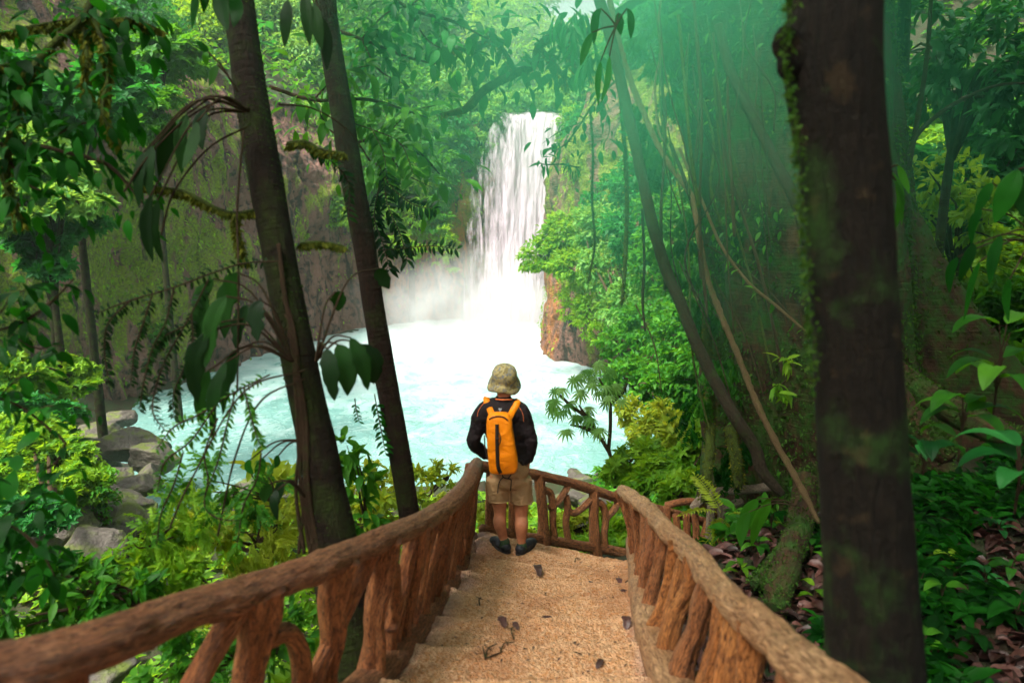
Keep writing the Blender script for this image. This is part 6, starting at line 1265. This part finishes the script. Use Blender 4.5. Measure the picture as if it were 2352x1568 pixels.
for k, (px, py, L, a, lab) in enumerate(((1102, 1410, .16, 1.4, 'forked twig at the left side of the steps'), (1180, 1482, .14, 1.5, 'short straight twig left of centre on the lower steps'), (1335, 1530, .18, 1.9, 'long twig near the bottom right of the steps'), (1085, 1385, .08, 1.1, 'tiny twig by the left railing'), (1115, 1540, .16, 1.2, 'splayed root like twig at the bottom of the steps'), (1150, 1525, .12, .9, 'slanted twig near the bottom centre'), (1430, 1345, .16, .4, 'curved dark twig against the right railing'), (1300, 1262, .12, 2.0, 'twig at the landing beneath the cross railing'), (1320, 1300, .07, .7, 'small twig on the landing'))):
    c = onstep(px, py); d = np.array([math.cos(a), math.sin(a), 0]); s = np.array([-d[1], d[0], 0]); e = c + d * L; ez = path_z(e[0], e[1])
    e[2] = ez; mb = MB(); tube(mb, [c + [0, 0, .008], (c + e) / 2 + s * .02 + [0, 0, .022], e + [0, 0, .008]], [.005, .004, .003], 6, n=10, amp=.3)
    tube(mb, [(c + e) / 2 + [0, 0, .02], (c + e) / 2 + s * L * .35 + d * .03 + [0, 0, .018]], [.0035, .002], 5, n=5)
    if k == 4: tube(mb, [c + [0, 0, .02], c + s * .06 + d * .1 + [0, 0, .012]], [.006, .003], 5, n=5); tube(mb, [c + [0, 0, .02], c - s * .06 + d * .1 + [0, 0, .012]], [.006, .003], 5, n=5)
    tag(build(mb, 'twig', M['twig']), lab, 'twig', 'twigs lying on the steps')

mb = MB(); n = 900; x = rng.uniform(-.9, 1.4, n); y = rng.uniform(2.2, 5.4, n); kk = (x > np.interp(y, yL[:, 0], yL[:, 1]) + .05) & (x < np.interp(y, yR[:, 0], yR[:, 1]) - .05) & (vnoise(np.stack([x * 3, y * 3, 0 * x], -1), 88) > -.1)
x, y = x[kk], y[kk]; n = len(x); z = stair_z(x, y) + .014; d = rsph(n); d[:, 2] *= .2
place(mb, T_simple(.35, .1, .1), np.stack([x, y, z], -1), d, UP + rsph(n) * .4, rng.uniform(.008, .035, n) , rng.random(n) * .5)
tag(build(mb, 'crumbled_leaf_debris', M['litter'], loc=(0, 4, 8)), 'crumbs of bark and leaf strewn over the steps', 'debris', None, 'stuff')
# ---- canopy over the viewpoint: unseen crowns added above and behind the frame to shade the near ground
CG = 'unseen canopy trees added to shade the viewpoint'
for k, (x, y, rx, hz_, lab) in enumerate(((-5.5, -1.5, 3.6, 7.5, 'unseen tree added for shade overhead to the left of the steps'), (6.0, -0.8, 3.2, 7.0, 'unseen tree added for shade overhead to the right of the steps'), (1.6, .4, 3.0, 7.6, 'unseen tree added for shade directly above the right handrail'), (-.5, -5.5, 3.4, 8.5, 'unseen tree added for shade behind the top of the steps'), (8.5, 3.5, 3.6, 8, 'unseen tree added for shade on the right bank beside the buttresses'), (-8.5, 4.0, 3.4, 8, 'unseen tree added for shade on the left slope below the railing'), (6.5, -5, 3.6, 9, 'unseen tree added for shade behind the right bank'))):
    bx, by = x * 1.25, y - 1.5; g_ = float(ground_z(np.array([bx]), np.array([by]))[0]); t = thing('tree', (bx, by, g_), lab, 'tree', CG)
    mb = MB(); crown(mb, [((x, y, H + hz_), (rx, rx, 1.7)), ((x + 1.5, y + 1.2, H + hz_ + 1.2), (rx * .7, rx * .7, 1.2))], .34, LS_far, .38 if k in (0, 2) else 1.25, spread=.2, clump=14); build(mb, 'crown', M['leaf_mid'], t, smooth=False)
    mb = MB(); tube(mb, [(bx, by, g_ - .3), (bx * .97, by, g_ + 5), (x, y, H + hz_)], [.22, .17, .08], 12, n=30, amp=.15); build(mb, 'trunk', M['bark'], t)

# ---- air: spray, humid haze and volumes added for glow
mist('mist', (-1.5, 67.5, 2.0), (13, 9.0, 7.5), .38, 'white spray boiling up at the foot of the waterfall', 1, .30)
mist('mist', (-9.5, 69.0, 2.6), (8.5, 4.5, 5.5), .34, 'thin spray drifting left along the stained cliff', 2, .28)
mist('mist', tuple(P(1250, 120, 92)), (17, 12, 11), .09, 'pale volume added for a glow in the valley behind the top of the falls', 4, .12)  # volume added to brighten the top centre
glow_vol = mist('mist', tuple(P(1530, -110, 4.7)), (3.3, 3.6, 3.4), .62, 'teal green volume added for a light leak glow before the mossy trunk at the top right', 3, .6, 2.0)  # added teal volume standing in for a green light leak
for nd in glow_vol.data.materials[0].node_tree.nodes:
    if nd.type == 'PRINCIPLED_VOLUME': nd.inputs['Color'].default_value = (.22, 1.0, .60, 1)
t = NT('humid air'); pv = t.n('ShaderNodeVolumePrincipled'); pv.inputs['Color'].default_value = (.70, 1.0, .84, 1); pv.inputs['Density'].default_value = HAZE; pv.inputs['Anisotropy'].default_value = .55
t.l(pv.outputs[0], t.out.inputs['Volume'])
mb = MB(); X0, X1, Y0, Y1, Z0, Z1_ = -950, 950, -30, 1160, -12, 70
V = np.array([[x, y, z] for z in (Z0, Z1_) for y in (Y0, Y1) for x in (X0, X1)], float)
mb.add(V, np.array([[0, 2, 3, 1], [4, 5, 7, 6], [0, 1, 5, 4], [2, 6, 7, 3], [0, 4, 6, 2], [1, 3, 7, 5]]))
hz = build(mb, 'haze', t.m, loc=(0, 0, 0), smooth=False); tag(hz, 'thin humid haze filling the forest air', 'haze', None, 'stuff')
